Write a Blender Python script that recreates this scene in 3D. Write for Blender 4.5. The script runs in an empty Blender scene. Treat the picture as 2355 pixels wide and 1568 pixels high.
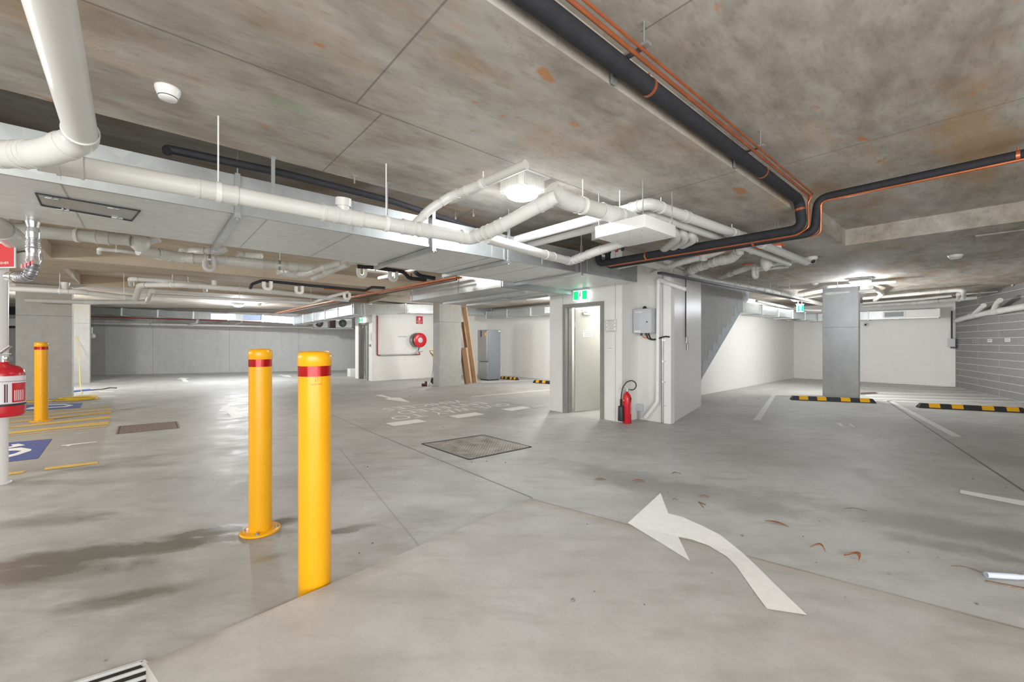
import bpy, bmesh, math, random
from mathutils import Vector, Matrix
random.seed(7)
SC = bpy.context.scene
COL = SC.collection
# ------------------------------------------------------------------ camera frame and building grid
F = 957.0; CX = 1177.5; HY = 787.0; EYE = 1.4
TH = math.radians(41.22)
A = Vector((math.cos(TH), math.sin(TH), 0)); B = Vector((-math.sin(TH), math.cos(TH), 0)); Z = Vector((0, 0, 1))
LOW = 2.8; HIGH = 3.03                      # slab soffit, recess soffit
def G(a, b, z=0.0): return A*a + B*b + Vector((0, 0, z))
def ab(v): return v.dot(A), v.dot(B)
def at(px, py, z):
    Y = F*(z-EYE)/(HY-py); return Vector(((px-CX)/F*Y, Y, z))
def atY(px, py, Y): return Vector(((px-CX)/F*Y, Y, EYE+(HY-py)/F*Y))
def fl(px, py): return at(px, py, 0.0)
def on_b(px, py, b):                        # point on the vertical plane b = const
    t = (px-CX)/F; s = B.x - t*B.y; k = A.x - t*A.y
    a = -b*s/k; p = G(a, b); p.z = EYE+(HY-py)/F*p.y; return p
def on_a(px, py, a):
    t = (px-CX)/F; b = -a*(A.x-t*A.y)/(B.x-t*B.y); p = G(a, b); p.z = EYE+(HY-py)/F*p.y; return p
RECESS = [(-1.2, 7.5, 3.59, 10.26), (2.32, 4.6, 2.45, 3.59), (-1.22, 5.9, 11.52, 14.5), (-14, 7.6, -9, 1.35)]
def ceil_z(p):
    a, b = ab(p)
    for a0, a1, b0, b1 in RECESS:
        if a0 < a < a1 and b0 < b < b1: return HIGH
    return LOW
# ramp in the foreground
R0 = Vector((0.166, 3.74, 0)); RU = Vector((0.8096, -0.587, 0)).normalized(); RN = Vector((-0.587, -0.8096, 0)).normalized(); RK = 0.067
def ground(p):
    r = p-R0; u = r.dot(RU); n = r.dot(RN)
    return RK*n if (u > 0 and n > 0) else 0.0  # slab top
def gp(px, py):                             # pixel on the ground incl. the ramp
    d = Vector(((px-CX)/F, 1, (HY-py)/F)); o = Vector((0, 0, EYE))
    p = fl(px, py)
    if ground(p) > 0 or ((p-R0).dot(RU) > 0 and (p-R0).dot(RN) > 0):
        k = (-EYE + RK*(-R0.dot(RN))) / (d.z - RK*(d.x*RN.x+d.y*RN.y)); return o+d*k
    return p
# ------------------------------------------------------------------ node helper
class NT:
    def __init__(s, name):
        s.m = bpy.data.materials.new(name); s.m.use_nodes = True; s.t = s.m.node_tree
        s.b = s.t.nodes['Principled BSDF']; s._p = None
    def n(s, t, **k):
        x = s.t.nodes.new(t)
        for a, v in k.items(): setattr(x, a, v)
        return x
    def l(s, a, b): s.t.links.new(a, b)
    def put(s, sock, v):
        if hasattr(v, 'is_output') or isinstance(v, bpy.types.NodeSocket): s.l(v, sock)
        else: sock.default_value = v
    def pos(s):
        if s._p is None: s._p = s.n('ShaderNodeNewGeometry').outputs['Position']
        return s._p
    def math(s, op, a, b=0.0, c=None, clamp=False):
        x = s.n('ShaderNodeMath', operation=op); x.use_clamp = clamp
        s.put(x.inputs[0], a); s.put(x.inputs[1], b)
        if c is not None: s.put(x.inputs[2], c)
        return x.outputs[0]
    def dot(s, v, vec):
        x = s.n('ShaderNodeVectorMath', operation='DOT_PRODUCT'); s.l(v, x.inputs[0]); x.inputs[1].default_value = vec
        return x.outputs['Value']
    def vec(s, a, b, c=0.0):
        x = s.n('ShaderNodeCombineXYZ'); s.put(x.inputs[0], a); s.put(x.inputs[1], b); s.put(x.inputs[2], c); return x.outputs[0]
    def noise(s, scale, detail=6, rough=.55, v=None, dist=0.0, stretch=None, off=0):
        v = v or s.pos()
        mp = s.n('ShaderNodeMapping'); s.l(v, mp.inputs[0]); mp.inputs['Location'].default_value = (off, off*.7, off*.3)
        if stretch: mp.inputs['Scale'].default_value = stretch
        x = s.n('ShaderNodeTexNoise'); s.l(mp.outputs[0], x.inputs['Vector']); x.inputs['Scale'].default_value = scale
        x.inputs['Detail'].default_value = detail; x.inputs['Roughness'].default_value = rough; x.inputs['Distortion'].default_value = dist
        return x.outputs[0]
    def ramp(s, f, stops):
        x = s.n('ShaderNodeValToRGB'); s.l(f, x.inputs[0]); e = x.color_ramp.elements
        while len(e) < len(stops): e.new(.5)
        for i, (p, c) in enumerate(stops):
            e[i].position = p; e[i].color = (c if len(c) == 4 else (*c, 1)) if hasattr(c, '__len__') else (c, c, c, 1)
        return x.outputs[0]
    def mix(s, f, a, b, mode='MIX'):
        x = s.n('ShaderNodeMix', data_type='RGBA', blend_type=mode)
        s.put(x.inputs[0], f)
        for i, v in ((6, a), (7, b)):
            s.put(x.inputs[i], v if not isinstance(v, tuple) else (*v, 1) if len(v) == 3 else v)
        return x.outputs[2]
    def line(s, p0, p1, w, soft=None):       # mask of a thin line drawn on a horizontal surface
        p0 = Vector((p0[0], p0[1], 0)); p1 = Vector((p1[0], p1[1], 0)); d = (p1-p0); L = d.length; d.normalize(); nn = Vector((-d.y, d.x, 0))
        t = s.math('SUBTRACT', s.dot(s.pos(), d), d.dot(p0)); q = s.math('ABSOLUTE', s.math('SUBTRACT', s.dot(s.pos(), nn), nn.dot(p0)))
        m = s.math('SUBTRACT', 1.0, s.math('DIVIDE', q, w), clamp=True); m = s.math('MULTIPLY', m, 2.0, clamp=True)
        m = s.math('MULTIPLY', m, s.math('GREATER_THAN', t, 0.0)); return s.math('MULTIPLY', m, s.math('LESS_THAN', t, L))
    def blob(s, c, r1, r2, ang, nz, amt=.5, sharp=1.6):
        d = Vector((math.cos(ang), math.sin(ang), 0)); n2 = Vector((-d.y, d.x, 0)); c = Vector((c[0], c[1], 0))
        u = s.math('DIVIDE', s.math('SUBTRACT', s.dot(s.pos(), d), d.dot(c)), r1)
        v = s.math('DIVIDE', s.math('SUBTRACT', s.dot(s.pos(), n2), n2.dot(c)), r2)
        q = s.math('SQRT', s.math('ADD', s.math('MULTIPLY', u, u), s.math('MULTIPLY', v, v)))
        q = s.math('ADD', q, s.math('MULTIPLY', s.math('SUBTRACT', nz, .5), amt*4))
        return s.math('MULTIPLY', s.math('SUBTRACT', 1.0, q), sharp, clamp=True)
    def out(s, col=None, rough=None, metal=None, bump=None, bstr=.2, bdist=.01):
        if col is not None: s.put(s.b.inputs['Base Color'], col if not isinstance(col, tuple) else (*col, 1))
        if rough is not None: s.put(s.b.inputs['Roughness'], rough)
        if metal is not None: s.put(s.b.inputs['Metallic'], metal)
        if bump is not None:
            x = s.n('ShaderNodeBump'); x.inputs['Strength'].default_value = bstr; x.inputs['Distance'].default_value = bdist
            s.l(bump, x.inputs['Height']); s.l(x.outputs[0], s.b.inputs['Normal'])
        return s.m
def plain(name, col, rough=.5, metal=0.0, var=.06, scale=6, spec=None):
    t = NT(name); nz = t.noise(scale, 4)
    c1 = tuple(min(1, c*(1+var)) for c in col); c0 = tuple(c*(1-var) for c in col)
    t.out(t.ramp(nz, [(.3, c0), (.7, c1)]), rough, metal)
    if spec is not None: t.b.inputs['Specular IOR Level'].default_value = spec
    return t.m
def emit(name, col, s):
    t = NT(name); t.b.inputs['Base Color'].default_value = (*col, 1); t.b.inputs['Emission Color'].default_value = (*col, 1)
    nz = t.noise(3, 2); t.l(t.math('MULTIPLY_ADD', nz, s*.1, s*.95), t.b.inputs['Emission Strength']); return t.m

def mat_floor(ramp=False):
    t = NT('ramp_concrete' if ramp else 'floor_concrete')
    n1 = t.noise(.7, 8, .6, dist=.4); n2 = t.noise(3.2, 8, .65, off=3); n3 = t.noise(45, 3, .6, off=9)
    n4 = t.noise(2.0, 6, .6, stretch=(1, 3.2, 1), off=5)
    if ramp: c = t.ramp(n1, [(.3, (.47, .455, .43)), (.55, (.54, .53, .505)), (.75, (.59, .58, .56))])
    else: c = t.ramp(n1, [(.3, (.34, .34, .32)), (.5, (.46, .462, .45)), (.68, (.57, .575, .57))])
    c = t.mix(.35, c, t.ramp(n2, [(.35, (.36, .36, .335)), (.65, (.64, .64, .63))]), 'OVERLAY' if False else 'MIX')
    c = t.mix(t.ramp(n4, [(.50, 0.0), (.68, .42)]), c, (.30, .295, .265))
    c = t.mix(t.ramp(n3, [(.3, .18), (.48, 0.0)]), c, (.30, .29, .27))
    if ramp:
        c = t.mix(t.ramp(t.noise(1.4, 5, off=14), [(.62, 0.0), (.8, .35)]), c, (.52, .40, .31))
    rough = t.ramp(n2, [(.3, .42), (.7, .62)])
    bump = t.math('ADD', t.math('MULTIPLY', n3, .4), t.math('MULTIPLY', n2, 1.0))
    if not ramp:
        # cuts and joints in the slab
        for p, q, w, k in [((845, 990), (1225, 1145), .014, .75), ((700, 925), (845, 990), .012, .6), ((2040, 922), (2420, 1172), .016, .9),
                        ((1545, 980), (2120, 1085), .012, .35), ((0, 1082), (660, 1017), .012, .45), ((1395, 962), (1450, 1000), .012, .4),
                        ((780, 1030), (980, 1275), .010, .35), ((1050, 905), (1240, 940), .014, .5)]:
            c = t.mix(t.math('MULTIPLY', t.line(fl(*p), fl(*q), w), k), c, (.13, .13, .12))
        # older, darker bay surface at the left
        P1 = fl(268, 916); P2 = fl(236, 1066); P3 = fl(0, 1098); zm = None
        for pa, pb in ((P1, P2), (P2, P3)):
            d_ = (pb-pa).normalized(); n_ = Vector((d_.y, -d_.x, 0)); v_ = t.math('MULTIPLY', t.math('SUBTRACT', t.dot(t.pos(), n_), n_.dot(pa)), 14, clamp=True)
            zm = v_ if zm is None else t.math('MULTIPLY', zm, v_)
        zm = t.math('MULTIPLY', zm, t.math('LESS_THAN', t.dot(t.pos(), Vector((0, 1, 0))), P1.y+.02))
        c = t.mix(t.math('MULTIPLY', zm, .5), c, (.335, .32, .285))
        # green-brown dirt along the toe of the ramp and tyre scuffs on the right
        nz = t.noise(2.6, 7, .65, off=21)
        dirt = t.math('MAXIMUM', t.blob(fl(1500, 1110), 1.6, .35, math.atan2(RU.y, RU.x), nz, .5), t.blob(fl(2180, 1215), 1.3, .30, math.atan2(RU.y, RU.x), nz, .6))
        dirt = t.math('MAXIMUM', dirt, t.blob(fl(2300, 1280), .6, .14, math.atan2(RU.y, RU.x), nz, .7))
        c = t.mix(t.math('MULTIPLY', dirt, .5), c, (.18, .175, .145))
        # damp areas around the bollards
        wn = t.noise(2.3, 8, .62, off=33, stretch=(.8, 1.6, 1), dist=.6)
        W = [(fl(300, 1265), 1.1, .15, math.radians(16)), (fl(480, 1222), .45, .12, math.radians(16)), (fl(90, 1320), .65, .17, math.radians(14)),
             (fl(610, 1285), .16, .05, math.radians(35)), (fl(810, 1215), .34, .09, math.radians(30)), (fl(300, 1370), .45, .10, math.radians(20)),
             (fl(640, 1200), .24, .11, math.radians(35)), (fl(120, 1198), .55, .16, math.radians(16)), (fl(200, 1075), 1.1, .14, math.radians(8)), (fl(640, 1400), .25, .05, math.radians(45))]
        w = None
        for i, (cc, r1, r2, an) in enumerate(W):
            m = t.blob(cc, r1, r2, an, wn, .55 if i not in (6,) else .2)
            if i in (3, 7, 9): m = t.math('MULTIPLY', m, .6)
            if i == 8: m = t.math('MULTIPLY', m, .45)
            w = m if w is None else t.math('MAXIMUM', w, m)
        c = t.mix(t.math('MULTIPLY', w, .82), c, (.15, .14, .12))
        gm = t.blob(fl(300, 1330), 2.0, .62, math.radians(14), t.noise(1.9, 8, .68, off=81, stretch=(.7, 1.5, 1)), 1.25, 1.2)
        c = t.mix(t.math('MULTIPLY', gm, .42), c, (.22, .205, .17))
        wet = t.math('MULTIPLY', w, .8)
        rough = t.math('SUBTRACT', rough, t.math('MULTIPLY', wet, .38), clamp=True)
        pud = t.blob(fl(655, 1203), .17, .07, math.radians(35), wn, .12, 5)
        rough = t.math('MULTIPLY', rough, t.math('SUBTRACT', 1.0, t.math('MULTIPLY', pud, .85)))
    else:
        # dirty broken edge on the left side of the ramp
        e = t.math('SUBTRACT', t.dot(t.pos(), RU), RU.dot(R0))
        em = t.math('MULTIPLY', t.math('SUBTRACT', .10, e), 8, clamp=True)
        em = t.math('MULTIPLY', em, t.ramp(t.noise(2.2, 6, .6, off=2), [(.45, 0.0), (.62, .7)]))
        c = t.mix(em, c, (.27, .22, .17))
        e2 = t.math('SUBTRACT', t.dot(t.pos(), RN), RN.dot(R0))
        em2 = t.math('MULTIPLY', t.math('SUBTRACT', .13, t.math('ABSOLUTE', t.math('SUBTRACT', e2, .05))), 6, clamp=True)
        c = t.mix(t.math('MULTIPLY', em2, .5), c, (.36, .31, .24))
        cr = t.math('MULTIPLY', t.math('SUBTRACT', .02, t.math('ABSOLUTE', t.math('SUBTRACT', e2, t.math('MULTIPLY', t.noise(3, 3), .03)))), 60, clamp=True)  # dark crease along the ramp toe, with the step's shade painted in
        c = t.mix(t.math('MULTIPLY', cr, t.ramp(t.noise(1.3, 4, off=6), [(.35, .25), (.6, .75)])), c, (.20, .17, .13))
    return t.out(c, rough, 0.0, bump, .12, .006)

def mat_ceiling():
    t = NT('ceiling_concrete')
    st = (.45, 1.0, 1)
    av = t.dot(t.pos(), A); bv = t.dot(t.pos(), B); g = t.vec(av, bv, t.dot(t.pos(), Z))
    n1 = t.noise(1.1, 9, .62, dist=.5, v=g, stretch=st); n2 = t.noise(5, 8, .65, off=4, v=g, stretch=st); n3 = t.noise(30, 4, .6, off=8, v=g, stretch=(.3, 1, 1))
    c = t.ramp(n1, [(.30, (.21, .175, .14)), (.43, (.32, .285, .24)), (.55, (.45, .425, .38)), (.68, (.58, .57, .535))])
    c = t.mix(.40, c, t.ramp(n2, [(.33, (.17, .145, .12)), (.67, (.60, .575, .53))]))
    c = t.mix(t.ramp(n3, [(.28, .3), (.46, 0.0)]), c, (.14, .12, .10))
    rust = t.math('MULTIPLY', t.ramp(t.noise(.55, 4, .5, off=12, v=g), [(.42, 0.0), (.58, 1.0)]), t.ramp(t.noise(2.3, 6, .6, off=17, v=g, stretch=st), [(.47, 0.0), (.64, .58)]))
    c = t.mix(rust, c, (.42, .235, .085))
    spots = t.ramp(t.noise(7, 3, .5, off=40, v=g, stretch=st), [(.685, 0.0), (.74, .85)])
    c = t.mix(spots, c, (.45, .19, .06))
    cem = t.ramp(t.noise(1.6, 6, .6, off=50, v=g, stretch=st), [(.56, 0.0), (.66, .55)])
    c = t.mix(cem, c, (.53, .52, .48))
    vo = t.n('ShaderNodeTexVoronoi'); mp = t.n('ShaderNodeMapping'); t.l(g, mp.inputs[0]); mp.inputs['Scale'].default_value = (5.0, 6.5, 1); t.l(mp.outputs[0], vo.inputs['Vector'])
    dk = t.math('MULTIPLY', t.ramp(vo.outputs['Distance'], [(.16, 1.0), (.24, 0.0)]), t.ramp(t.noise(1.2, 3, off=60, v=g), [(.52, 0.0), (.62, .45)]))
    c = t.mix(dk, c, (.27, .245, .215))
    gr = t.blob(G(.62, 2.72).xy, .16, .07, TH, t.noise(9, 5, v=g), .4)
    c = t.mix(t.math('MULTIPLY', gr, .5), c, (.25, .36, .22))
    J = [(G(-6, 2.44), G(5.9, 2.44), .008), (G(.92, 1.35), G(.92, 2.44), .007), (G(1.08, 2.44), G(1.08, 3.59), .007), (G(3.63, 1.35), G(3.63, 2.45), .008),
         (G(1.95, -5), G(1.95, 1.2), .007), (G(-1.4, 1.35), G(-1.4, 2.44), .007), (G(-1.2, 2.44), G(-1.2, 3.59), .007), (G(6.1, 1.35), G(6.1, 3.5), .008),
         (G(11.2, -5), G(11.2, 3.4), .012), (G(4.4, -5), G(4.4, 1.2), .007), (G(14.0, -3), G(14.0, 5), .012), (G(-1.2, 6.9), G(7, 6.9), .012)]
    for p, q, w in J:
        c = t.mix(t.math('MULTIPLY', t.line(p, q, w), .62), c, (.12, .105, .09))
    tanm = t.math('MULTIPLY', t.math('MULTIPLY', t.math('SUBTRACT', bv, 5.0), 1.5, clamp=True), t.math('MULTIPLY', t.math('SUBTRACT', 8.0, av), .3, clamp=True))
    tanm = t.math('MULTIPLY', tanm, t.math('LESS_THAN', bv, 14.6))
    tn = t.ramp(t.noise(1.3, 8, .65, off=71, v=g, stretch=(.25, 1.6, 1)), [(.3, (.36, .26, .165)), (.55, (.50, .42, .31)), (.75, (.56, .53, .46))])
    c = t.mix(t.math('MULTIPLY', tanm, .75), c, tn)
    bump = t.math('ADD', t.math('MULTIPLY', n3, .5), n2)
    return t.out(c, t.ramp(n2, [(.3, .72), (.7, .9)]), 0.0, bump, .18, .006)

def mat_conc(name, c0, c1, stain=None, vjoint=0, hline=None, u=None, rough=.7, soft=1.0):
    t = NT(name)
    n1 = t.noise(1.2, 8, .6, dist=.3); n2 = t.noise(7, 7, .65, off=4); n3 = t.noise(2, 5, .6, stretch=(2.5, 2.5, .35), off=7)
    c = t.ramp(n1, [(.3, c0), (.7, c1)])
    c = t.mix(.3*soft, c, t.ramp(n2, [(.3, tuple(x*.8 for x in c0)), (.7, tuple(min(1, x*1.12) for x in c1))]))
    c = t.mix(t.ramp(n3, [(.5, 0.0), (.8, .3*soft)]), c, tuple(x*.72 for x in c0))
    if stain:
        z = t.dot(t.pos(), Z)
        m = t.math('MULTIPLY', t.math('SUBTRACT', z, stain[0]), 1.4, clamp=True)
        m = t.math('MULTIPLY', m, t.ramp(t.noise(1.5, 5, off=3), [(.45, 0.0), (.65, .6)])); c = t.mix(m, c, stain[1])
    if vjoint:
        f = t.math('FRACT', t.math('DIVIDE', t.dot(t.pos(), u), vjoint)); m = t.math('LESS_THAN', f, .014/vjoint*1.2)
        c = t.mix(t.math('MULTIPLY', m, .55), c, tuple(x*.35 for x in c0))
    if hline:
        z = t.dot(t.pos(), Z); m = t.math('LESS_THAN', t.math('ABSOLUTE', t.math('SUBTRACT', z, hline)), .007)
        c = t.mix(t.math('MULTIPLY', m, .6), c, tuple(x*.4 for x in c0))
    return t.out(c, rough, 0.0, n2, .1, .004)

def mat_block():
    t = NT('blockwork'); d = Vector((2.02, 3.43, 0)).normalized()
    v = t.vec(t.dot(t.pos(), d), t.dot(t.pos(), Z), 0.0)
    br = t.n('ShaderNodeTexBrick'); t.l(v, br.inputs['Vector']); br.inputs['Scale'].default_value = 1.0
    br.inputs['Brick Width'].default_value = 2.4; br.inputs['Row Height'].default_value = .19; br.inputs['Mortar Size'].default_value = .006
    br.inputs['Mortar Smooth'].default_value = .1
    br.inputs['Color1'].default_value = (.235, .23, .225, 1); br.inputs['Color2'].default_value = (.27, .265, .26, 1); br.inputs['Mortar'].default_value = (.74, .73, .71, 1)
    c = t.mix(.25, br.outputs['Color'], t.ramp(t.noise(30, 5), [(.3, (.15, .15, .15)), (.7, (.5, .5, .49))]))
    return t.out(c, .85, 0.0, t.math('SUBTRACT', t.noise(60, 3), t.math('MULTIPLY', br.outputs['Fac'], .8)), .3, .004)

def mat_galv(name='galvanised_steel', base=(.50, .525, .53), rough=.36, metal=.8):
    t = NT(name); vo = t.n('ShaderNodeTexVoronoi'); vo.inputs['Scale'].default_value = 14; t.l(t.pos(), vo.inputs['Vector'])
    sp = t.ramp(vo.outputs['Color'], [(0, tuple(x*.92 for x in base)), (1, tuple(min(1, x*1.1) for x in base))])
    n1 = t.noise(1.3, 3, off=3)
    return t.out(t.mix(.25, sp, t.ramp(n1, [(.3, tuple(x*.8 for x in base)), (.7, tuple(min(1, x*1.15) for x in base))])), t.ramp(n1, [(.3, rough-.06), (.7, rough+.12)]), metal, t.noise(2.5, 2), .12, .02)

def mat_chequer():
    t = NT('chequer_plate'); av = t.dot(t.pos(), A); bv = t.dot(t.pos(), B)
    u = t.math('MULTIPLY', t.math('ADD', av, bv), 24); v = t.math('MULTIPLY', t.math('SUBTRACT', av, bv), 24)
    w1 = t.math('SINE', t.math('MULTIPLY', av, 130)); w2 = t.math('SINE', t.math('MULTIPLY', bv, 130))
    ch = t.math('GREATER_THAN', t.math('MULTIPLY', w1, w2), .25)
    n = t.noise(5, 6, .65)
    c = t.mix(ch, t.ramp(n, [(.35, (.20, .18, .15)), (.65, (.42, .40, .37))]), t.ramp(n, [(.35, (.42, .39, .34)), (.65, (.66, .65, .62))]))
    return t.out(c, .5, .3, ch, .6, .004)

M = {}
M['floor'] = mat_floor(); M['ramp'] = mat_floor(True); M['ceil'] = mat_ceiling(); M['block'] = mat_block(); M['galv'] = mat_galv()
M['galv_pale'] = mat_galv('galvanised_duct_sheet', (.70, .72, .715), .40, .25)  # paler copy of the steel, painting floor bounce onto the wide duct's bottom
M['chequer'] = mat_chequer()
M['white_wall'] = mat_conc('white_painted_wall', (.84, .835, .81), (.87, .865, .845), rough=.6, soft=.25)
M['core_wall'] = mat_conc('painted_panel_wall', (.73, .725, .705), (.77, .765, .75), vjoint=.62, u=B, rough=.5, soft=.25)
M['side_wall'] = mat_conc('painted_side_wall', (.74, .745, .75), (.78, .785, .79), rough=.33, soft=.25)
M['back_wall'] = mat_conc('precast_wall', (.48, .485, .475), (.55, .555, .545), vjoint=2.9, u=Vector((.94, .34, 0)), stain=(2.0, (.24, .15, .08)))
M['column'] = mat_conc('column_concrete', (.40, .40, .38), (.49, .49, .47), stain=(2.0, (.50, .40, .27)), hline=2.05)
M['column_dark'] = mat_conc('column_concrete_grey', (.34, .345, .35), (.42, .425, .43), hline=1.78)
M['stair'] = mat_conc('stair_concrete', (.33, .335, .33), (.40, .405, .40))  # grey concrete, darkened further to carry the shade on the flight
M['pvc'] = plain('pvc_pipe', (.66, .66, .64), .38, var=.03)
M['pvc2'] = plain('pvc_pipe_dusty', (.57, .565, .535), .5, var=.06)
M['pvc_fit'] = plain('pvc_fitting', (.63, .63, .61), .34, var=.03)
M['black'] = plain('black_insulation', (.017, .018, .023), .75, var=.25, scale=20)
M['copper'] = plain('copper_tube', (.62, .20, .09), .32, .75, var=.15, scale=9)
M['orange'] = plain('orange_collar', (.75, .16, .04), .5)
M['yellow'] = plain('yellow_paint', (.80, .385, .003), .30, var=.03)
M['red_band'] = plain('red_reflective_band', (.42, .008, .008), .22, .25, var=.2)
M['red'] = plain('red_enamel', (.60, .018, .03), .25, var=.05)
M['white'] = plain('white_enamel', (.80, .80, .79), .35, var=.02)
M['paint'] = plain('white_road_paint', (.92, .92, .90), .55, var=.04, scale=18)
M['paint_worn'] = plain('worn_road_paint', (.74, .74, .72), .6, var=.06, scale=18)
M['ypaint'] = plain('yellow_road_paint', (.74, .50, .12), .55, var=.14, scale=12)
M['blue'] = plain('blue_road_paint', (.085, .125, .36), .5, var=.12, scale=14)
M['rubber'] = plain('black_rubber', (.022, .023, .025), .6)
M['ystripe'] = plain('yellow_reflector', (.80, .42, .01), .4)
M['frame'] = plain('grey_door_frame', (.235, .235, .22), .4)
M['door'] = plain('grey_door_leaf', (.46, .465, .43), .35, var=.03)
M['greybox'] = plain('light_grey_enamel', (.52, .545, .58), .4, var=.02)
M['chrome'] = plain('bright_metal', (.72, .72, .72), .2, .95, var=.04)
M['steel'] = plain('dull_steel', (.42, .43, .43), .4, .7)
M['dark'] = plain('dark_plastic', (.03, .03, .035), .45)
M['ink'] = plain('black_ink', (.02, .02, .02), .7)
M['green'] = emit('green_sign_panel', (.0, .50, .17), 1.1)
M['wlite'] = emit('lit_white_panel', (.9, 1.0, .98), 1.6)
M['lamp'] = emit('lamp_diffuser', (.93, .97, 1.0), 30)
M['card'] = plain('cardboard', (.27, .155, .08), .8, var=.10, scale=3)
M['card_edge'] = plain('cardboard_edge', (.62, .44, .30), .8)
M['fridge_f'] = plain('brushed_steel_door', (.30, .30, .29), .35, .5, var=.06)
M['fridge_s'] = plain('grey_fridge_side', (.24, .265, .30), .4, .2, var=.03)
M['foil'] = plain('crumpled_foil', (.75, .75, .77), .22, .9, var=.1, scale=30)
M['leaf'] = plain('dry_leaf', (.36, .15, .06), .7, var=.3, scale=40)
M['tan'] = plain('dry_twig', (.20, .15, .10), .8, var=.3, scale=40)
M['stone'] = plain('pebble_stone', (.20, .20, .19), .8, var=.3, scale=40)
M['grate'] = plain('rusty_grate', (.27, .21, .18), .7, .2, var=.25, scale=30)
M['pit'] = plain('dark_pit', (.035, .03, .028), .9)
M['cable_y'] = plain('yellow_cable', (.80, .55, .03), .5)
M['brass'] = plain('yellow_trolley_paint', (.55, .37, .06), .4, .2)
M['redpipe'] = plain('red_pipe_paint', (.34, .03, .02), .4)
M['label'] = plain('extinguisher_label', (.80, .76, .80), .4, var=.03)
M['brown'] = plain('dark_red_plastic', (.10, .025, .03), .5)
M['blueline'] = plain('blue_rope', (.12, .22, .55), .6)
M['mark'] = plain('brown_print', (.28, .11, .02), .6)
M['tape'] = plain('patch_tape', (.66, .66, .64), .6)
M['bluewhite'] = plain('pale_blue_plastic', (.62, .67, .78), .35, var=.03)
M['washed'] = plain('washed_out_paint', (.54, .54, .53), .6, var=.05)

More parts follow.
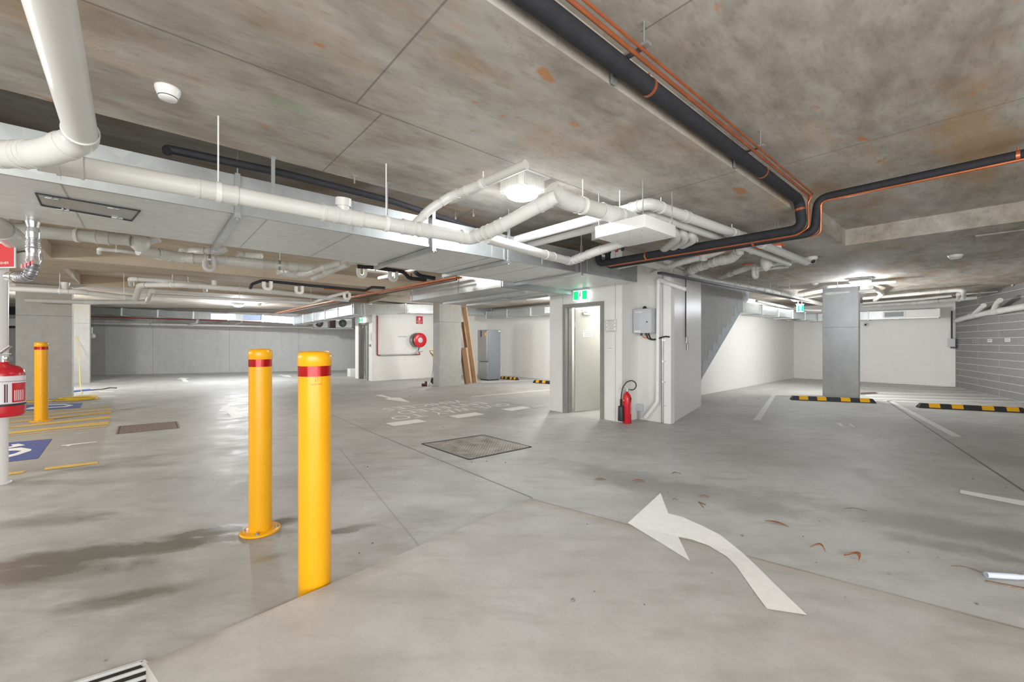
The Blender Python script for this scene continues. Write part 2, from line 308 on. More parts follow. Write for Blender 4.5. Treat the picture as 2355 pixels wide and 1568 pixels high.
# ------------------------------------------------------------------ mesh builder
WORLD = {}
class MB:
    def __init__(s): s.v = []; s.f = []; s.sm = []
    def add(s, vs, fs, smooth=False):
        o = len(s.v); s.v += [Vector(v) for v in vs]
        for f in fs: s.f.append(tuple(i+o for i in f)); s.sm.append(smooth)
        return s
    def box(s, c, ex, ey, ez, hx, hy, hz, bev=0.0):      # centre, axes, half sizes
        c = Vector(c)
        if bev <= 0:
            vs = [c+ex*(hx*i)+ey*(hy*j)+ez*(hz*k) for i in (-1, 1) for j in (-1, 1) for k in (-1, 1)]
            return s.add(vs, [(0, 1, 3, 2), (4, 6, 7, 5), (0, 4, 5, 1), (2, 3, 7, 6), (0, 2, 6, 4), (1, 5, 7, 3)])
        bm = bmesh.new(); bmesh.ops.create_cube(bm, size=2)
        for v in bm.verts: v.co = Vector((v.co.x*hx, v.co.y*hy, v.co.z*hz))
        bmesh.ops.bevel(bm, geom=list(bm.edges), offset=bev, segments=3, affect='EDGES', profile=.5)
        bm.verts.index_update()
        vs = [c+ex*v.co.x+ey*v.co.y+ez*v.co.z for v in bm.verts]; fs = [[v.index for v in f.verts] for f in bm.faces]
        bm.free(); return s.add(vs, fs, True)
    def gbox(s, a0, a1, b0, b1, z0, z1, bev=0.0):
        return s.box(G((a0+a1)/2, (b0+b1)/2, (z0+z1)/2), A, B, Z, abs(a1-a0)/2, abs(b1-b0)/2, abs(z1-z0)/2, bev)
    def cyl(s, p0, p1, r, r1=None, n=20, caps=True):
        return s.sweep([Vector(p0), Vector(p1)], r, n, caps, r1)
    def sweep(s, pts, r, n=16, caps=True, r1=None):
        pts = [Vector(p) for p in pts]; r1 = r if r1 is None else r1
        d0 = (pts[1]-pts[0]).normalized(); u = d0.orthogonal().normalized()
        if abs(d0.z) < .9: u = Z.cross(d0).normalized()
        rings = []; prev = d0
        for i, p in enumerate(pts):
            d = (pts[min(i+1, len(pts)-1)]-pts[max(i-1, 0)]).normalized()
            q = prev.rotation_difference(d); u = (q @ u); u = (u-d*u.dot(d)).normalized(); w = d.cross(u); prev = d
            rr = r+(r1-r)*i/(len(pts)-1)
            rings.append([p+(u*math.cos(k*2*math.pi/n)+w*math.sin(k*2*math.pi/n))*rr for k in range(n)])
        vs = [v for g in rings for v in g]; fs = []
        for i in range(len(rings)-1):
            for k in range(n): fs.append((i*n+k, i*n+(k+1) % n, (i+1)*n+(k+1) % n, (i+1)*n+k))
        s.add(vs, fs, True)
        if caps: s.add(rings[0], [tuple(reversed(range(n)))]); s.add(rings[-1], [tuple(range(n))])
        return s
    def lathe(s, c, axis, prof, n=32):                     # prof: (radius, height along axis)
        c = Vector(c); axis = Vector(axis).normalized(); u = axis.orthogonal().normalized(); w = axis.cross(u); vs = []; fs = []
        for r, h in prof:
            for k in range(n): vs.append(c+axis*h+(u*math.cos(k*2*math.pi/n)+w*math.sin(k*2*math.pi/n))*max(r, 1e-4))
        for i in range(len(prof)-1):
            for k in range(n): fs.append((i*n+k, i*n+(k+1) % n, (i+1)*n+(k+1) % n, (i+1)*n+k))
        return s.add(vs, fs, True)
    def prism(s, pts, off):                                # closed polygon extruded
        pts = [Vector(p) for p in pts]; off = Vector(off); n = len(pts)
        s.add(pts+[p+off for p in pts], [tuple(range(n)), tuple(reversed(range(n, 2*n)))]+[(i, i+n, (i+1) % n+n, (i+1) % n) for i in range(n)]); return s
    def build(s, name, mat, parent=None, label=None, cat=None, group=None, kind=None):
        zs = [v.z for v in s.v]; o = Vector(((min(v.x for v in s.v)+max(v.x for v in s.v))/2, (min(v.y for v in s.v)+max(v.y for v in s.v))/2, min(zs)))
        me = bpy.data.meshes.new(name); me.from_pydata([v-o for v in s.v], [], s.f); me.validate()
        if len(me.polygons) == len(s.sm):
            me.polygons.foreach_set('use_smooth', s.sm)
        bm = bmesh.new(); bm.from_mesh(me); bmesh.ops.recalc_face_normals(bm, faces=bm.faces); bm.to_mesh(me); bm.free()
        me.materials.append(M[mat] if isinstance(mat, str) else mat)
        ob = bpy.data.objects.new(name, me); COL.objects.link(ob); WORLD[ob.name] = o
        if parent: ob.parent = parent; ob.location = o-WORLD[parent.name]
        else: ob.location = o
        tag(ob, label, cat, group, kind); return ob
def tag(o, label=None, cat=None, group=None, kind=None):
    if label: o['label'] = label
    if cat: o['category'] = cat
    if group: o['group'] = group
    if kind: o['kind'] = kind
    return o
def empty(name, loc, label, cat, group=None):
    o = bpy.data.objects.new(name, None); COL.objects.link(o); o.location = loc; o.empty_display_size = .1; WORLD[o.name] = Vector(loc)
    return tag(o, label, cat, group)
def copy_tree(o, off, label=None, parent=None):
    c = o.copy(); COL.objects.link(c)
    if parent: c.parent = parent; WORLD[c.name] = WORLD[parent.name]+c.location
    else: c.location = o.location+Vector(off); WORLD[c.name] = Vector(c.location)
    if label: c['label'] = label
    for ch in list(o.children): copy_tree(ch, None, None, c)
    return c
def struct(mb, name, mat): return mb.build(name, mat, kind='structure')
def text(s, size, origin, xd, up, mat, parent, name='lettering', align='CENTER', w=None, label=None):
    cu = bpy.data.curves.new('t', 'FONT'); cu.body = s; cu.size = size; cu.align_x = align; cu.align_y = 'CENTER'; cu.resolution_u = 2; cu.extrude = 0.0
    ob = bpy.data.objects.new('t', cu); COL.objects.link(ob); dg = bpy.context.evaluated_depsgraph_get()
    me = bpy.data.meshes.new_from_object(ob.evaluated_get(dg)); COL.objects.unlink(ob); bpy.data.objects.remove(ob)
    xd = Vector(xd).normalized(); up = Vector(up).normalized()
    if w:
        xs = [v.co.x for v in me.vertices]; k = w/(max(xs)-min(xs))
    else: k = 1
    mb = MB(); mb.add([Vector(origin)+xd*(v.co.x*k)+up*v.co.y for v in me.vertices], [tuple(p.vertices) for p in me.polygons])
    bpy.data.meshes.remove(me)
    return mb if parent is False else mb.build(name, mat, parent, label=label)
# ------------------------------------------------------------------ pipes
def fillet(pts, R, seg=7):
    pts = [Vector(p) for p in pts]; out = [pts[0]]; bends = []
    for i in range(1, len(pts)-1):
        d1 = (pts[i]-pts[i-1]); d2 = (pts[i+1]-pts[i]); c = min(R, d1.length*.45, d2.length*.45)
        p0 = pts[i]-d1.normalized()*c; p2 = pts[i]+d2.normalized()*c; arc = []
        for k in range(seg+1):
            t = k/seg; arc.append(p0*(1-t)**2+pts[i]*2*t*(1-t)+p2*t*t)
        out += arc; bends.append((arc, d1.normalized(), d2.normalized()))
    out.append(pts[-1]); return out, bends
def along(pts, t):
    L = [(pts[i+1]-pts[i]).length for i in range(len(pts)-1)]; d = t*sum(L)
    for i, l in enumerate(L):
        if d <= l or i == len(L)-1: return pts[i]+(pts[i+1]-pts[i])*(d/l), (pts[i+1]-pts[i]).normalized()
        d -= l
def pipe(label, pts, r, mat='pvc', fit='pvc_fit', cols=(), hang=(), name='drain_pipe', cat='pipe', group=None, elbows=True, rad=2.2, n=16, hz=None, strap='steel'):
    path, bends = fillet(pts, r*rad)
    ob = MB().sweep(path, r, n).build(name, mat, label=label, cat=cat, group=group)
    if elbows and fit:
        for arc, d1, d2 in bends:
            e = [arc[0]-d1*r*.9]+arc+[arc[-1]+d2*r*.9]
            m = MB().sweep(e, r*1.07, n)
            m.cyl(e[0], e[0]+d1*r*.25, r*1.13, n=n); m.cyl(e[-1]-d2*r*.25, e[-1], r*1.13, n=n)
            m.build('pipe_elbow', fit, ob)
    for t in cols:
        p, d = along(path, t); m = MB().cyl(p-d*r*.9, p+d*r*.9, r*1.08, n=n)
        m.cyl(p-d*r*.9, p-d*r*.65, r*1.15, n=n); m.cyl(p+d*r*.65, p+d*r*.9, r*1.15, n=n); m.build('pipe_coupling', fit, ob)
    for t in hang:
        p, d = along(path, t); zc = hz or ceil_z(p); m = MB().cyl(p-d*.014, p+d*.014, r*1.12, n=n)
        m.cyl(p+Z*r, Vector((p.x, p.y, zc+.002)), .005, n=8); m.build('pipe_hanger', strap, ob)
    return ob
# ================================================================== SETTING
m = MB(); m.box((2, 11, -.1), Vector((1, 0, 0)), Vector((0, 1, 0)), Z, 34, 26, .1); struct(m, 'floor', 'floor')
# ramp wedge
m = MB(); W_ = 7.0; L_ = 2.66
q0 = R0; q1 = R0+RU*W_; q2 = q1+RN*L_+Z*RK*L_; q3 = R0+RN*L_+Z*RK*L_
b2 = q2.copy(); b2.z = 0; b3 = q3.copy(); b3.z = 0
m.add([q0, q1, q2, q3, b2, b3], [(0, 1, 2, 3), (0, 3, 5), (1, 4, 2), (2, 4, 5, 3)])
struct(m, 'ramp', 'ramp')
# ceiling with recesses
ac = sorted({-14, 24, *[x for r in RECESS for x in r[:2]]}); bc = sorted({-9, 30, *[x for r in RECESS for x in r[2:]]})
def rec(a, b): return any(r[0] < a < r[1] and r[2] < b < r[3] for r in RECESS)
m = MB(); cell = {}
for i in range(len(ac)-1):
    for j in range(len(bc)-1):
        h = rec((ac[i]+ac[i+1])/2, (bc[j]+bc[j+1])/2); cell[i, j] = h; z = HIGH if h else LOW
        m.add([G(ac[i], bc[j], z), G(ac[i+1], bc[j], z), G(ac[i+1], bc[j+1], z), G(ac[i], bc[j+1], z)], [(3, 2, 1, 0)])
for i in range(len(ac)-1):
    for j in range(len(bc)-1):
        if (i+1, j) in cell and cell[i, j] != cell[i+1, j]:
            m.add([G(ac[i+1], bc[j], LOW), G(ac[i+1], bc[j+1], LOW), G(ac[i+1], bc[j+1], HIGH), G(ac[i+1], bc[j], HIGH)], [(0, 1, 2, 3)])
        if (i, j+1) in cell and cell[i, j] != cell[i, j+1]:
            m.add([G(ac[i], bc[j+1], LOW), G(ac[i+1], bc[j+1], LOW), G(ac[i+1], bc[j+1], HIGH), G(ac[i], bc[j+1], HIGH)], [(0, 1, 2, 3)])
m.gbox(-14, 24, -9, 30, 3.06, 3.3)
struct(m, 'ceiling', 'ceil')
m = MB(); m.gbox(8.15, 8.75, -4.0, .1, 2.782, 2.81); struct(m, 'trim_1', 'ceil')
def wallseg(name, p0, p1, mat, z0=0.0, z1=3.05, th=.15, side=1):
    p0 = Vector((p0[0], p0[1], 0)); p1 = Vector((p1[0], p1[1], 0)); d = (p1-p0).normalized(); nn = Vector((-d.y, d.x, 0))*side
    m = MB(); m.box((p0+p1)/2+nn*th/2+Z*(z0+z1)/2, d, nn, Z, (p1-p0).length/2, th/2, (z1-z0)/2); return struct(m, name, mat)
# right side
wallseg('wall_white', G(9.4, 5.0), G(19.2, 5.0), 'white_wall', side=1)
wallseg('wall_back_right', G(19.1, 5.0), G(19.1, .45), 'white_wall', side=1)
blk0 = Vector((14.05, 13.2)); blk1 = Vector((8.2, 3.3))
wallseg('wall_right', (14.02, 13.22), (9.95, 6.31), 'block', side=1)
wallseg('wall_right_near', (9.95, 6.31), (5.3, -1.6), 'block', side=1)
# far back and left
wallseg('wall_back', (-17.5, 17.9), (-8.06, 21.2), 'back_wall', side=1)
wallseg('wall_back_centre', (-8.06, 21.2), (0.0, 24.1), 'back_wall', side=1)
wallseg('wall_back_left', (-24, 17.2), (-17.5, 17.9), 'back_wall', side=1)
wallseg('wall_left', (-24, 17.2), (-15, -2), 'back_wall', side=-1)
# second core (centre): white block with a doorway on its left facet
m = MB()
m.gbox(6.1, 11.3, 14.62, 14.78, 0, 3.05)
struct(m, 'wall_centre', 'white_wall')
m = MB(); m.gbox(6.1, 6.25, 14.78, 15.0, 0, 3.05); m.gbox(6.1, 6.25, 15.85, 16.25, 0, 3.05); m.gbox(6.1, 6.25, 15.0, 15.85, 2.1, 3.05)
struct(m, 'wall_centre_side', 'white_wall')
m = MB(); m.gbox(7.6, 7.75, 14.78, 18, 0, 3.05); struct(m, 'wall_centre_inner', 'white_wall')
wallseg('wall_centre_right', G(11.3, 14.7), G(11.3, 5.5), 'white_wall', side=-1 if False else 1)
# main core with the stair
AF = 6.25; AS = 6.75; BC = 3.57; BS = 4.21
m = MB()
m.gbox(AF, AF+.12, BS, 4.66, 0, 3.05); m.gbox(AF, AF+.12, 5.56, 5.95, 0, 3.05); m.gbox(AF, AF+.12, 4.66, 5.56, 2.13, 3.05)
struct(m, 'wall_core_front', 'core_wall')
m = MB(); m.gbox(AF+.12, AS, BS, BS+.1, 0, 3.05); struct(m, 'wall_core_return', 'core_wall')
m = MB(); m.gbox(AS, AS+.12, BC, BS+.1, 0, 3.05); struct(m, 'wall_core_panel', 'core_wall')
wallseg('wall_core_side', G(AS, BC), Vector((4.18, 9.20, 0)), 'side_wall', side=1, th=.12)
m = MB(); m.gbox(AF+.12, 9.3, 5.85, 5.95, 0, 3.05); struct(m, 'wall_core_left', 'core_wall')
m = MB(); m.gbox(8.1, 8.2, BS+.1, 5.85, 0, 3.05); struct(m, 'wall_core_inner', 'white_wall')
m = MB(); m.gbox(AS+.1, 9.2, BS+.1, BS+.2, 0, 3.05); struct(m, 'wall_core_inner_right', 'white_wall')
# stair flight running up to the right, stepped underside edge
m = MB(); pr = [(9.1, .0), (9.1, 2.8), (12.3, 2.8), (12.15, 2.6), (9.35, .62), (9.2, .35)]
pr = [(9.12, 2.8), (12.35, 2.8), (12.2, 2.6), (9.42, .62), (9.12, .25)]
m.prism([G(a, BS+.02, z) for a, z in pr], B*.75)
st_ = m.build('concrete_stair', 'stair', label='sloping grey concrete stair flight rising to the right behind the white corner wall', cat='staircase')
m = MB(); n_ = 11; random.seed(3)
for i in range(n_):
    a0 = 9.42+(12.2-9.42)*i/n_; z0 = .62+(2.6-.62)*i/n_; a1 = a0+(12.2-9.42)/n_; z1 = z0+(2.6-.62)/n_; h0_ = .30+random.uniform(-.05, .07)
    m.prism([G(a0, BS+.014, z0), G(a1, BS+.014, z1), G(a1, BS+.014, z1+h0_*.7), G(a1-.08, BS+.014, z1+h0_*.75), G(a0+.06, BS+.014, z0+h0_+.10), G(a0, BS+.014, z0+h0_*.9)], B*.004)
m.build('stepped_edge_band', plain('stair_patch', (.40, .44, .47), .6, var=.08), st_)
# columns
def column(label, a0, a1, b0, b1, mat):
    m = MB(); m.gbox(a0, a1, b0, b1, -.01, 2.81, .012); return m.build('concrete_column', mat, label=label, cat='column')
column('broad concrete column on the left behind the single yellow bollard', -2.36, -1.43, 15.2, 15.55, 'column')
column('pale concrete column farther back, right of the broad left column', -2.6, -1.5, 20.4, 20.8, 'column')
column('concrete column beside the leaning cardboard and the hand trolley', 6.92, 7.76, 11.38, 11.76, 'column')
column('smooth grey concrete column behind the black and yellow wheel stop', 13.2, 13.4, 2.09, 2.82, 'column_dark')
# ================================================================== DOORS
def doorframe(name, a, b0, b1, h):
    m = MB(); m.gbox(a-.03, a+.15, b0-.07, b0, 0, h+.07); m.gbox(a-.03, a+.15, b1, b1+.07, 0, h+.07); m.gbox(a-.03, a+.15, b0, b1, h, h+.07)
    m.gbox(a+.06, a+.15, b0, b0+.02, 0, h); m.gbox(a+.06, a+.15, b1-.02, b1, 0, h)
    return struct(m, name, 'frame')
d1 = doorframe('door_1', AF, 4.66, 5.50, 2.08)
h0 = G(AF+.16, 5.44); hd = (fl(1378, 938)-fl(1320, 944)); hd.z = 0; hd.normalize(); hn = Vector((-hd.y, hd.x, 0))
lf = MB(); lf.box(h0+hd*.42+Z*1.05, hd, hn, Z, .40, .02, 1.03, .004); leaf = lf.build('door_leaf', 'door', d1, label='grey door leaf standing ajar')
m = MB(); fr = h0+hd*.74+Z*1.0-hn*.02
m.box(fr-hn*.006, hd, hn, Z, .022, .006, .11, .003); m.cyl(fr-hn*.008, fr-hn*.055, .01, n=10); m.cyl(fr-hn*.055+hd*.01, fr-hn*.055-hd*.10, .009, n=10)
m.build('door_handle', 'chrome', leaf)
for zz in (.28, 1.0, 1.75):
    MB().cyl(h0+Z*(zz-.05)-hn*.03, h0+Z*(zz+.05)-hn*.03, .011, n=10).build('door_hinge', 'steel', leaf)
m = MB(); m.box(h0+hd*.30+Z*1.98-hn*.045, hd, hn, Z, .11, .022, .03, .004); m.sweep([h0+hd*.3+Z*2.0-hn*.06, h0+hd*.08+Z*2.03-hn*.14], .008, 8); m.build('door_closer', 'steel', leaf)
sg = MB(); sc_ = h0+hd*.34+Z*1.575-hn*.022; sg.box(sc_, hd, hn, Z, .125, .002, .062); sgo = sg.build('warning_plate', 'white', leaf)
for i, s in enumerate(('FIRE SAFETY DOOR', 'DO NOT OBSTRUCT', 'DO NOT KEEP OPEN')):
    text(s, .030, sc_-hn*.0035+Z*(.036-.036*i), hd, Z, 'ink', sgo, w=.21 if i == 0 else .18)
d2 = doorframe('door_2', 6.1, 15.02, 15.78, 2.05)
m = MB(); m.gbox(6.62, 6.66, 15.04, 15.4, .01, 2.04); l2 = m.build('door_leaf', 'door', d2)
m = MB(); m.gbox(6.3, 6.34, 15.45, 15.77, .01, 2.04); m.build('side_panel', 'door', d2)
# ================================================================== LAMPS
def lamp(p, w, h, label, energy, dirn=A, grp=None, body='white', rad=.06, sph=False):
    p = Vector(p); dn = dirn; dm = Z.cross(dn); e = empty('ceiling_light', p, label, 'light', grp)
    m = MB(); m.box(p-Z*.012, dn, dm, Z, w*.62, w*.62, .012, .01); m.build('mounting_plate', body, e)
    m = MB(); m.box(p-Z*(h*.45+.02), dn, dm, Z, w*.5, w*.5, h*.45, w*.16)
    for k in range(-9, 10):
        for s_ in (-1, 1):
            m.box(p-Z*(h*.42+.02)+dn*(k*w*.045)+dm*(s_*w*.5), dn, dm, Z, w*.008, .006, h*.34); m.box(p-Z*(h*.42+.02)+dm*(k*w*.045)+dn*(s_*w*.5), dm, dn, Z, w*.008, .006, h*.34)
    m.build('lamp_body', body, e)
    q = p-Z*(h*.9+.022)
    m = MB(); m.lathe(q, -Z, [(w*.47, 0), (w*.46, w*.04), (w*.36, w*.10), (w*.18, w*.135), (0, w*.145)], 28); m.build('diffuser', 'lamp', e)
    L = bpy.data.lights.new('lamp_or_fill_glow', 'POINT'); L.energy = energy; L.shadow_soft_size = rad; L.color = (.93, .965, 1.0)
    o = bpy.data.objects.new('lamp_or_fill_glow', L); COL.objects.link(o); o.parent = e; o.location = (0, 0, -(h*.9+.022+w*.145+rad+.004)); return e
lamp(G(2.78, 3.02, HIGH), .33, .17, 'round glowing ceiling light beside the white drain pipes, nearest to the camera', 42, rad=.05)
lamp(at(1978, 640, LOW), .34, .08, 'glowing rectangular ceiling light in front of the grey column', 52)
lamp(at(548, 697, LOW), .30, .08, 'small glowing ceiling light far back on the left above the ducting', 380)
lamp(G(15.2, 3.9, LOW), .28, .07, 'small glowing ceiling light glimpsed left of the grey column', 30)
# ================================================================== MAIN DUCT
DB0, DB1, DZ0, DZ1 = 3.9, 5.32, 2.42, 2.72
m = MB(); m.gbox(-6, 6.23, DB0, DB1, DZ0, DZ1)
duct = m.build('supply_duct', 'galv_pale', label='very wide galvanised air duct crossing under the ceiling above the bollards', cat='duct')
duct.data.materials.append(M['galv'])
for f_ in duct.data.polygons:
    if abs(f_.normal.z) < .5: f_.material_index = 1  # sides take the darker copy, so weaker light is painted on them
for a in (-2.8, -1.65, -.42, .75, 1.45, 2.3, 3.1, 3.95, 4.9):
    MB().gbox(a-.004, a+.004, DB0-.004, DB1+.004, DZ0-.004, DZ1+.003).build('sheet_seam', 'galv', duct)
m = MB(); m.gbox(-6, 6.2, DB0-.006, DB0+.02, DZ0-.008, DZ0+.02); m.build('bottom_edge_flange', 'galv', duct)
# access panel in the duct bottom
p0, p1, p2, p3 = at(82, 443, DZ0-.006), at(322, 484, DZ0-.006), at(303, 507, DZ0-.006), at(95, 471, DZ0-.006)
m = MB(); m.prism([p0, p1, p2, p3], Z*.005); ap = m.build('access_panel', 'galv', duct, label='rectangular access hatch in the duct bottom')
m = MB()
for u, v in ((p0, p1), (p1, p2), (p2, p3), (p3, p0)): m.cyl(u-Z*.003, v-Z*.003, .006, n=6)
m.build('panel_gasket', 'dark', ap)
for px, py in ((120, 456), (145, 482), (262, 479), (270, 501)):
    q = at(px, py, DZ0-.012); MB().box(q, A, B, Z, .035, .01, .008, .003).cyl(q-B*.03, q+B*.03, .006, n=8).build('panel_latch', 'steel', ap)
text('FREIGHT', .03, at(405, 473, DZ0-.004), A, -B, 'tape', duct, name='faded_label')
# hanger brackets
for i, (a, lab) in enumerate([(-.02+.55, 'u bracket with a threaded rod under the wide duct, leftmost of the four'), (2.28, 'u bracket under the wide duct, second from the left'), (3.33, 'u bracket under the wide duct, third from the left'), (4.72, 'u bracket under the wide duct nearest the exit sign')]):
    m = MB(); m.gbox(a-.02, a+.02, DB0-.05, DB1+.05, DZ0-.05, DZ0-.008); m.gbox(a-.026, a+.026, DB0-.05, DB1+.05, DZ0-.052, DZ0-.046)
    e = m.build('duct_bracket', 'galv', label=lab, cat='bracket', group='brackets under the wide duct')
    m = MB(); m.gbox(a-.018, a+.018, DB0-.045, DB0-.03, DZ0-.05, 2.8 if i else 2.72); m.build('strut', 'steel', e)
    for bb in (DB0-.035, DB1+.035):
        zc = ceil_z(G(a, bb)); MB().cyl(G(a, bb, DZ0-.07), G(a, bb, zc), .006, n=8).cyl(G(a, bb, DZ0-.066), G(a, bb, DZ0-.05), .012, n=6).build('threaded_rod', 'steel', e)
# branch duct
m = MB(); m.gbox(4.46, 6.2, DB1, 8.56, 2.33, 2.66)
bd = m.build('branch_duct', 'galv', label='galvanised branch duct running back over the centre column', cat='duct')
for u0, u1 in ((6.62, 6.66), (8.5, 8.56), (5.36, 5.39)): MB().gbox(4.45, 6.21, u0, u1, 2.32, 2.67).build('flange', 'steel', bd)
for a in (5.1, 5.75):
    m = MB(); m.gbox(a-.02, a+.02, 5.5, 8.2, 2.27, 2.31); m.build('support_channel', 'galv', bd)
MB().cyl(at(1248, 640, 2.6)+Vector((0, 0, -.25)), at(1248, 640, 2.6)+Z*.4, .008, n=8).build('threaded_rod', 'steel', bd)
# ducts at the rear
def rect_duct(label, pts, w, h, mat='galv', seams=6, name='air_duct', grp=None):
    pts = [Vector(p) for p in pts]; m = MB(); e = None
    for i in range(len(pts)-1):
        d = pts[i+1]-pts[i]; L = d.length; d.normalize(); s_ = Z.cross(d).normalized(); up = d.cross(s_)
        ext = .5*w*.35 if len(pts) > 2 else 0
        m.box((pts[i]+pts[i+1])/2, d, s_, up, L/2+ext, w/2, h/2)
    e = m.build(name, mat, label=label, cat='duct', group=grp)
    for i in range(len(pts)-1):
        d = pts[i+1]-pts[i]; L = d.length; d.normalize(); s_ = Z.cross(d).normalized(); up = d.cross(s_); n = max(1, int(L/1.15))
        for k in range(n+1):
            MB().box(pts[i]+d*(L*k/n), d, s_, up, .018, w/2+.02, h/2+.02).build('duct_flange', 'galv_pale', e)
    return e
d3 = rect_duct('long galvanised duct along the far left concrete wall with a grille', [atY(205, 714, 16.9), atY(610, 733, 17.6), atY(690, 738, 17.9)], .4, .27)
q = atY(580, 730, 17.3); MB().box(q, Vector((.98, .15, 0)).normalized(), Vector((-.15, .98, 0)).normalized(), Z, .34, .03, .10).build('air_grille', plain('grille_blue_grey', (.22, .26, .36), .5), d3)
q = atY(513, 728, 17.2); MB().box(q, Vector((.98, .15, 0)).normalized(), Vector((-.15, .98, 0)).normalized(), Z, .45, .03, .12).build('bright_panel', 'white', d3)
rect_duct('galvanised duct stepping toward the hose reel wall, left of the centre column', [atY(690, 738, 17.8), on_b(828, 712, 13.6), on_b(925, 710, 13.9), on_b(1122, 716, 13.9)], .5, .32)
d5 = rect_duct('bright galvanised duct above the grey fridge', [G(10.75, 13.6, 2.52), G(10.75, 7.0, 2.52)], .5, .27)
m = MB(); m.box(G(10.48, 9.9, 2.52), B, A, Z, .32, .012, .11); m.build('air_grille', plain('grille_pale', (.62, .64, .66), .4), d5)
rect_duct('galvanised duct along the white wall behind the stair', [G(11.4, 4.35, 2.3), G(18.3, 4.35, 2.3)], .5, .24)
MB().lathe(G(17.0, 4.35, 2.3), A, [(.14, -.3), (.17, -.2), (.19, 0), (.17, .2), (.14, .3)], 20).build('round_duct_silencer', 'galv', label='short round duct section left of the grey column', cat='duct')
d6 = rect_duct('galvanised duct with a framed grille on the back white wall', [G(18.6, 4.3, 2.3), G(18.6, 1.0, 2.3)], .45, .27)
m = MB(); m.box(G(18.36, 1.5, 2.31), B, A, Z, .55, .012, .125); m.build('white_cover', 'white', d6)
m = MB(); m.box(G(18.33, 2.0, 2.31), B, A, Z, .27, .016, .10); g6 = m.build('air_grille', 'white', d6)
m = MB(); m.box(G(18.31, 2.0, 2.31), B, A, Z, .23, .006, .075); m.build('grille_core', plain('grille_dark', (.30, .34, .36), .5), g6)
# ================================================================== OVERHEAD PIPES (near)
PZ = 2.33
pipe('thick white drain pipe coming down from the top left corner', [G(-.17, .4, 2.31), at(190, 320, 2.30), at(105, 352, 2.24), at(30, 356, 2.24), at(-260, 335, 2.26)], .054, cols=(.84,), rad=1.0, n=28)
mp = pipe('long white drain pipe running beside the wide duct to the ceiling light', [at(85, 366, 2.31), at(500, 441, PZ), at(800, 499, PZ), at(1083, 548, PZ), at(1135, 528, 2.36), at(1280, 452, 2.55)], .055, cols=(0.033, 0.406, 0.458, 0.579, 0.62, 0.826, .97), hang=(0.215, 0.527), rad=1.0, n=28, strap='white')
q = at(788, 497, PZ); MB().cyl(q, q+Z*.10-B*.02, .045, n=24).cyl(q+Z*.07-B*.014, q+Z*.125-B*.02, .056, n=24).build('inspection_cap', 'pvc_fit', mp)
pipe('short thick grey drain pipe between the ceiling light and the suspended box', [at(1268, 438, 2.62), at(1300, 462, 2.58), at(1420, 496, 2.56), at(1500, 520, 2.56)], .068, 'pvc2', 'pvc_fit', cols=(.6,), hang=(.28, .62), n=24, strap='white')
pipe('thin grey pipe rising to the ceiling left of the glowing light', [at(952, 518, 2.40), at(990, 480, 2.55), at(1035, 452, 2.66), at(1090, 430, 2.70), at(1210, 378, 2.72)], .036, 'pvc2', 'pvc_fit', cols=(.30, .62), hang=(.62,), rad=1.5, n=20, strap='white')
pipe('white pipe with a right angle bend above the suspended box, outer of the two', [at(1172, 556, 2.69), at(1492, 468, 2.70), at(1700, 541, 2.70), at(1855, 603, 2.70)], .052, cols=(.28, .40), hang=(.33, .56, .7), n=24, strap='white', rad=1.2)
pipe('white pipe with a right angle bend above the suspended box, inner of the two', [at(1205, 566, 2.66), at(1498, 492, 2.67), at(1668, 553, 2.67), at(1815, 607, 2.67)], .040, cols=(.35,), hang=(.36,), n=24, strap='white', rad=1.2)
pipe('white pipe bending under the right end of the wide duct', [at(1120, 548, 2.40), at(1262, 588, 2.47), at(1312, 601, 2.5), at(1365, 580, 2.53), at(1440, 556, 2.6)], .052, cols=(.75,), n=20, rad=1.2)
pipe('white pipe curving behind the black insulated pipes', [at(1240, 592, 2.62), at(1300, 612, 2.62), at(1375, 622, 2.62), at(1470, 600, 2.64)], .06, 'pvc2', n=20, rad=1.2)
# suspended box
bx0, bx1, bx2 = at(1481, 522, 2.38), at(1366, 548, 2.38), at(1557, 545, 2.38)
u_ = (bx1-bx0); v_ = (bx2-bx0); c_ = bx0+(u_+v_)/2+Z*.055
m = MB(); m.box(c_, B, A, Z, u_.length/2, v_.length/2, .055, .004)
bx = m.build('suspended_box', 'white', label='white rectangular suspended service box under the bent white pipes', cat='service box')
m = MB()
for i in range(4):
    for j in range(3): q = bx0+u_*(.12+.25*i)+v_*(.14+.36*j); m.cyl(q-Z*.003, q, .007, n=8)
m.build('screw', 'steel', bx)
for i in (.06, .94):
    for j in (.06, .94): q = bx0+u_*i+v_*j+Z*.10; MB().cyl(q, Vector((q.x, q.y, ceil_z(q))), .005, n=8).build('hanging_rod', 'steel', bx)
BA = 5.03; BA2 = 5.125
for i in range(3):
    pipe(('left', 'middle', 'right')[i]+' of three pale swept pipes tucked behind the suspended box', [at(1540+20*i, 516+4*i, 2.79), at(1548+20*i, 526+4*i, 2.66), at(1560+18*i, 548+2*i, 2.60), at(1525+18*i, 575-3*i, 2.60)], .045, 'pvc2', 'pvc2', n=14, elbows=False, rad=3)
for i, (px, mt) in enumerate(((1388, 'redpipe'), (1402, 'black'), (1418, 'redpipe'), (1432, 'black'))):
    q = at(px, 585-i*3, 2.70); MB().cyl(q, Vector((q.x, q.y, ceil_z(q)-.01)), .022, n=12).build('service_pipe', mt, label=('dark red' if mt == 'redpipe' else 'black')+' service pipe entering the slab beside the box, '+('far' if i < 2 else 'near')+' one', cat='pipe')
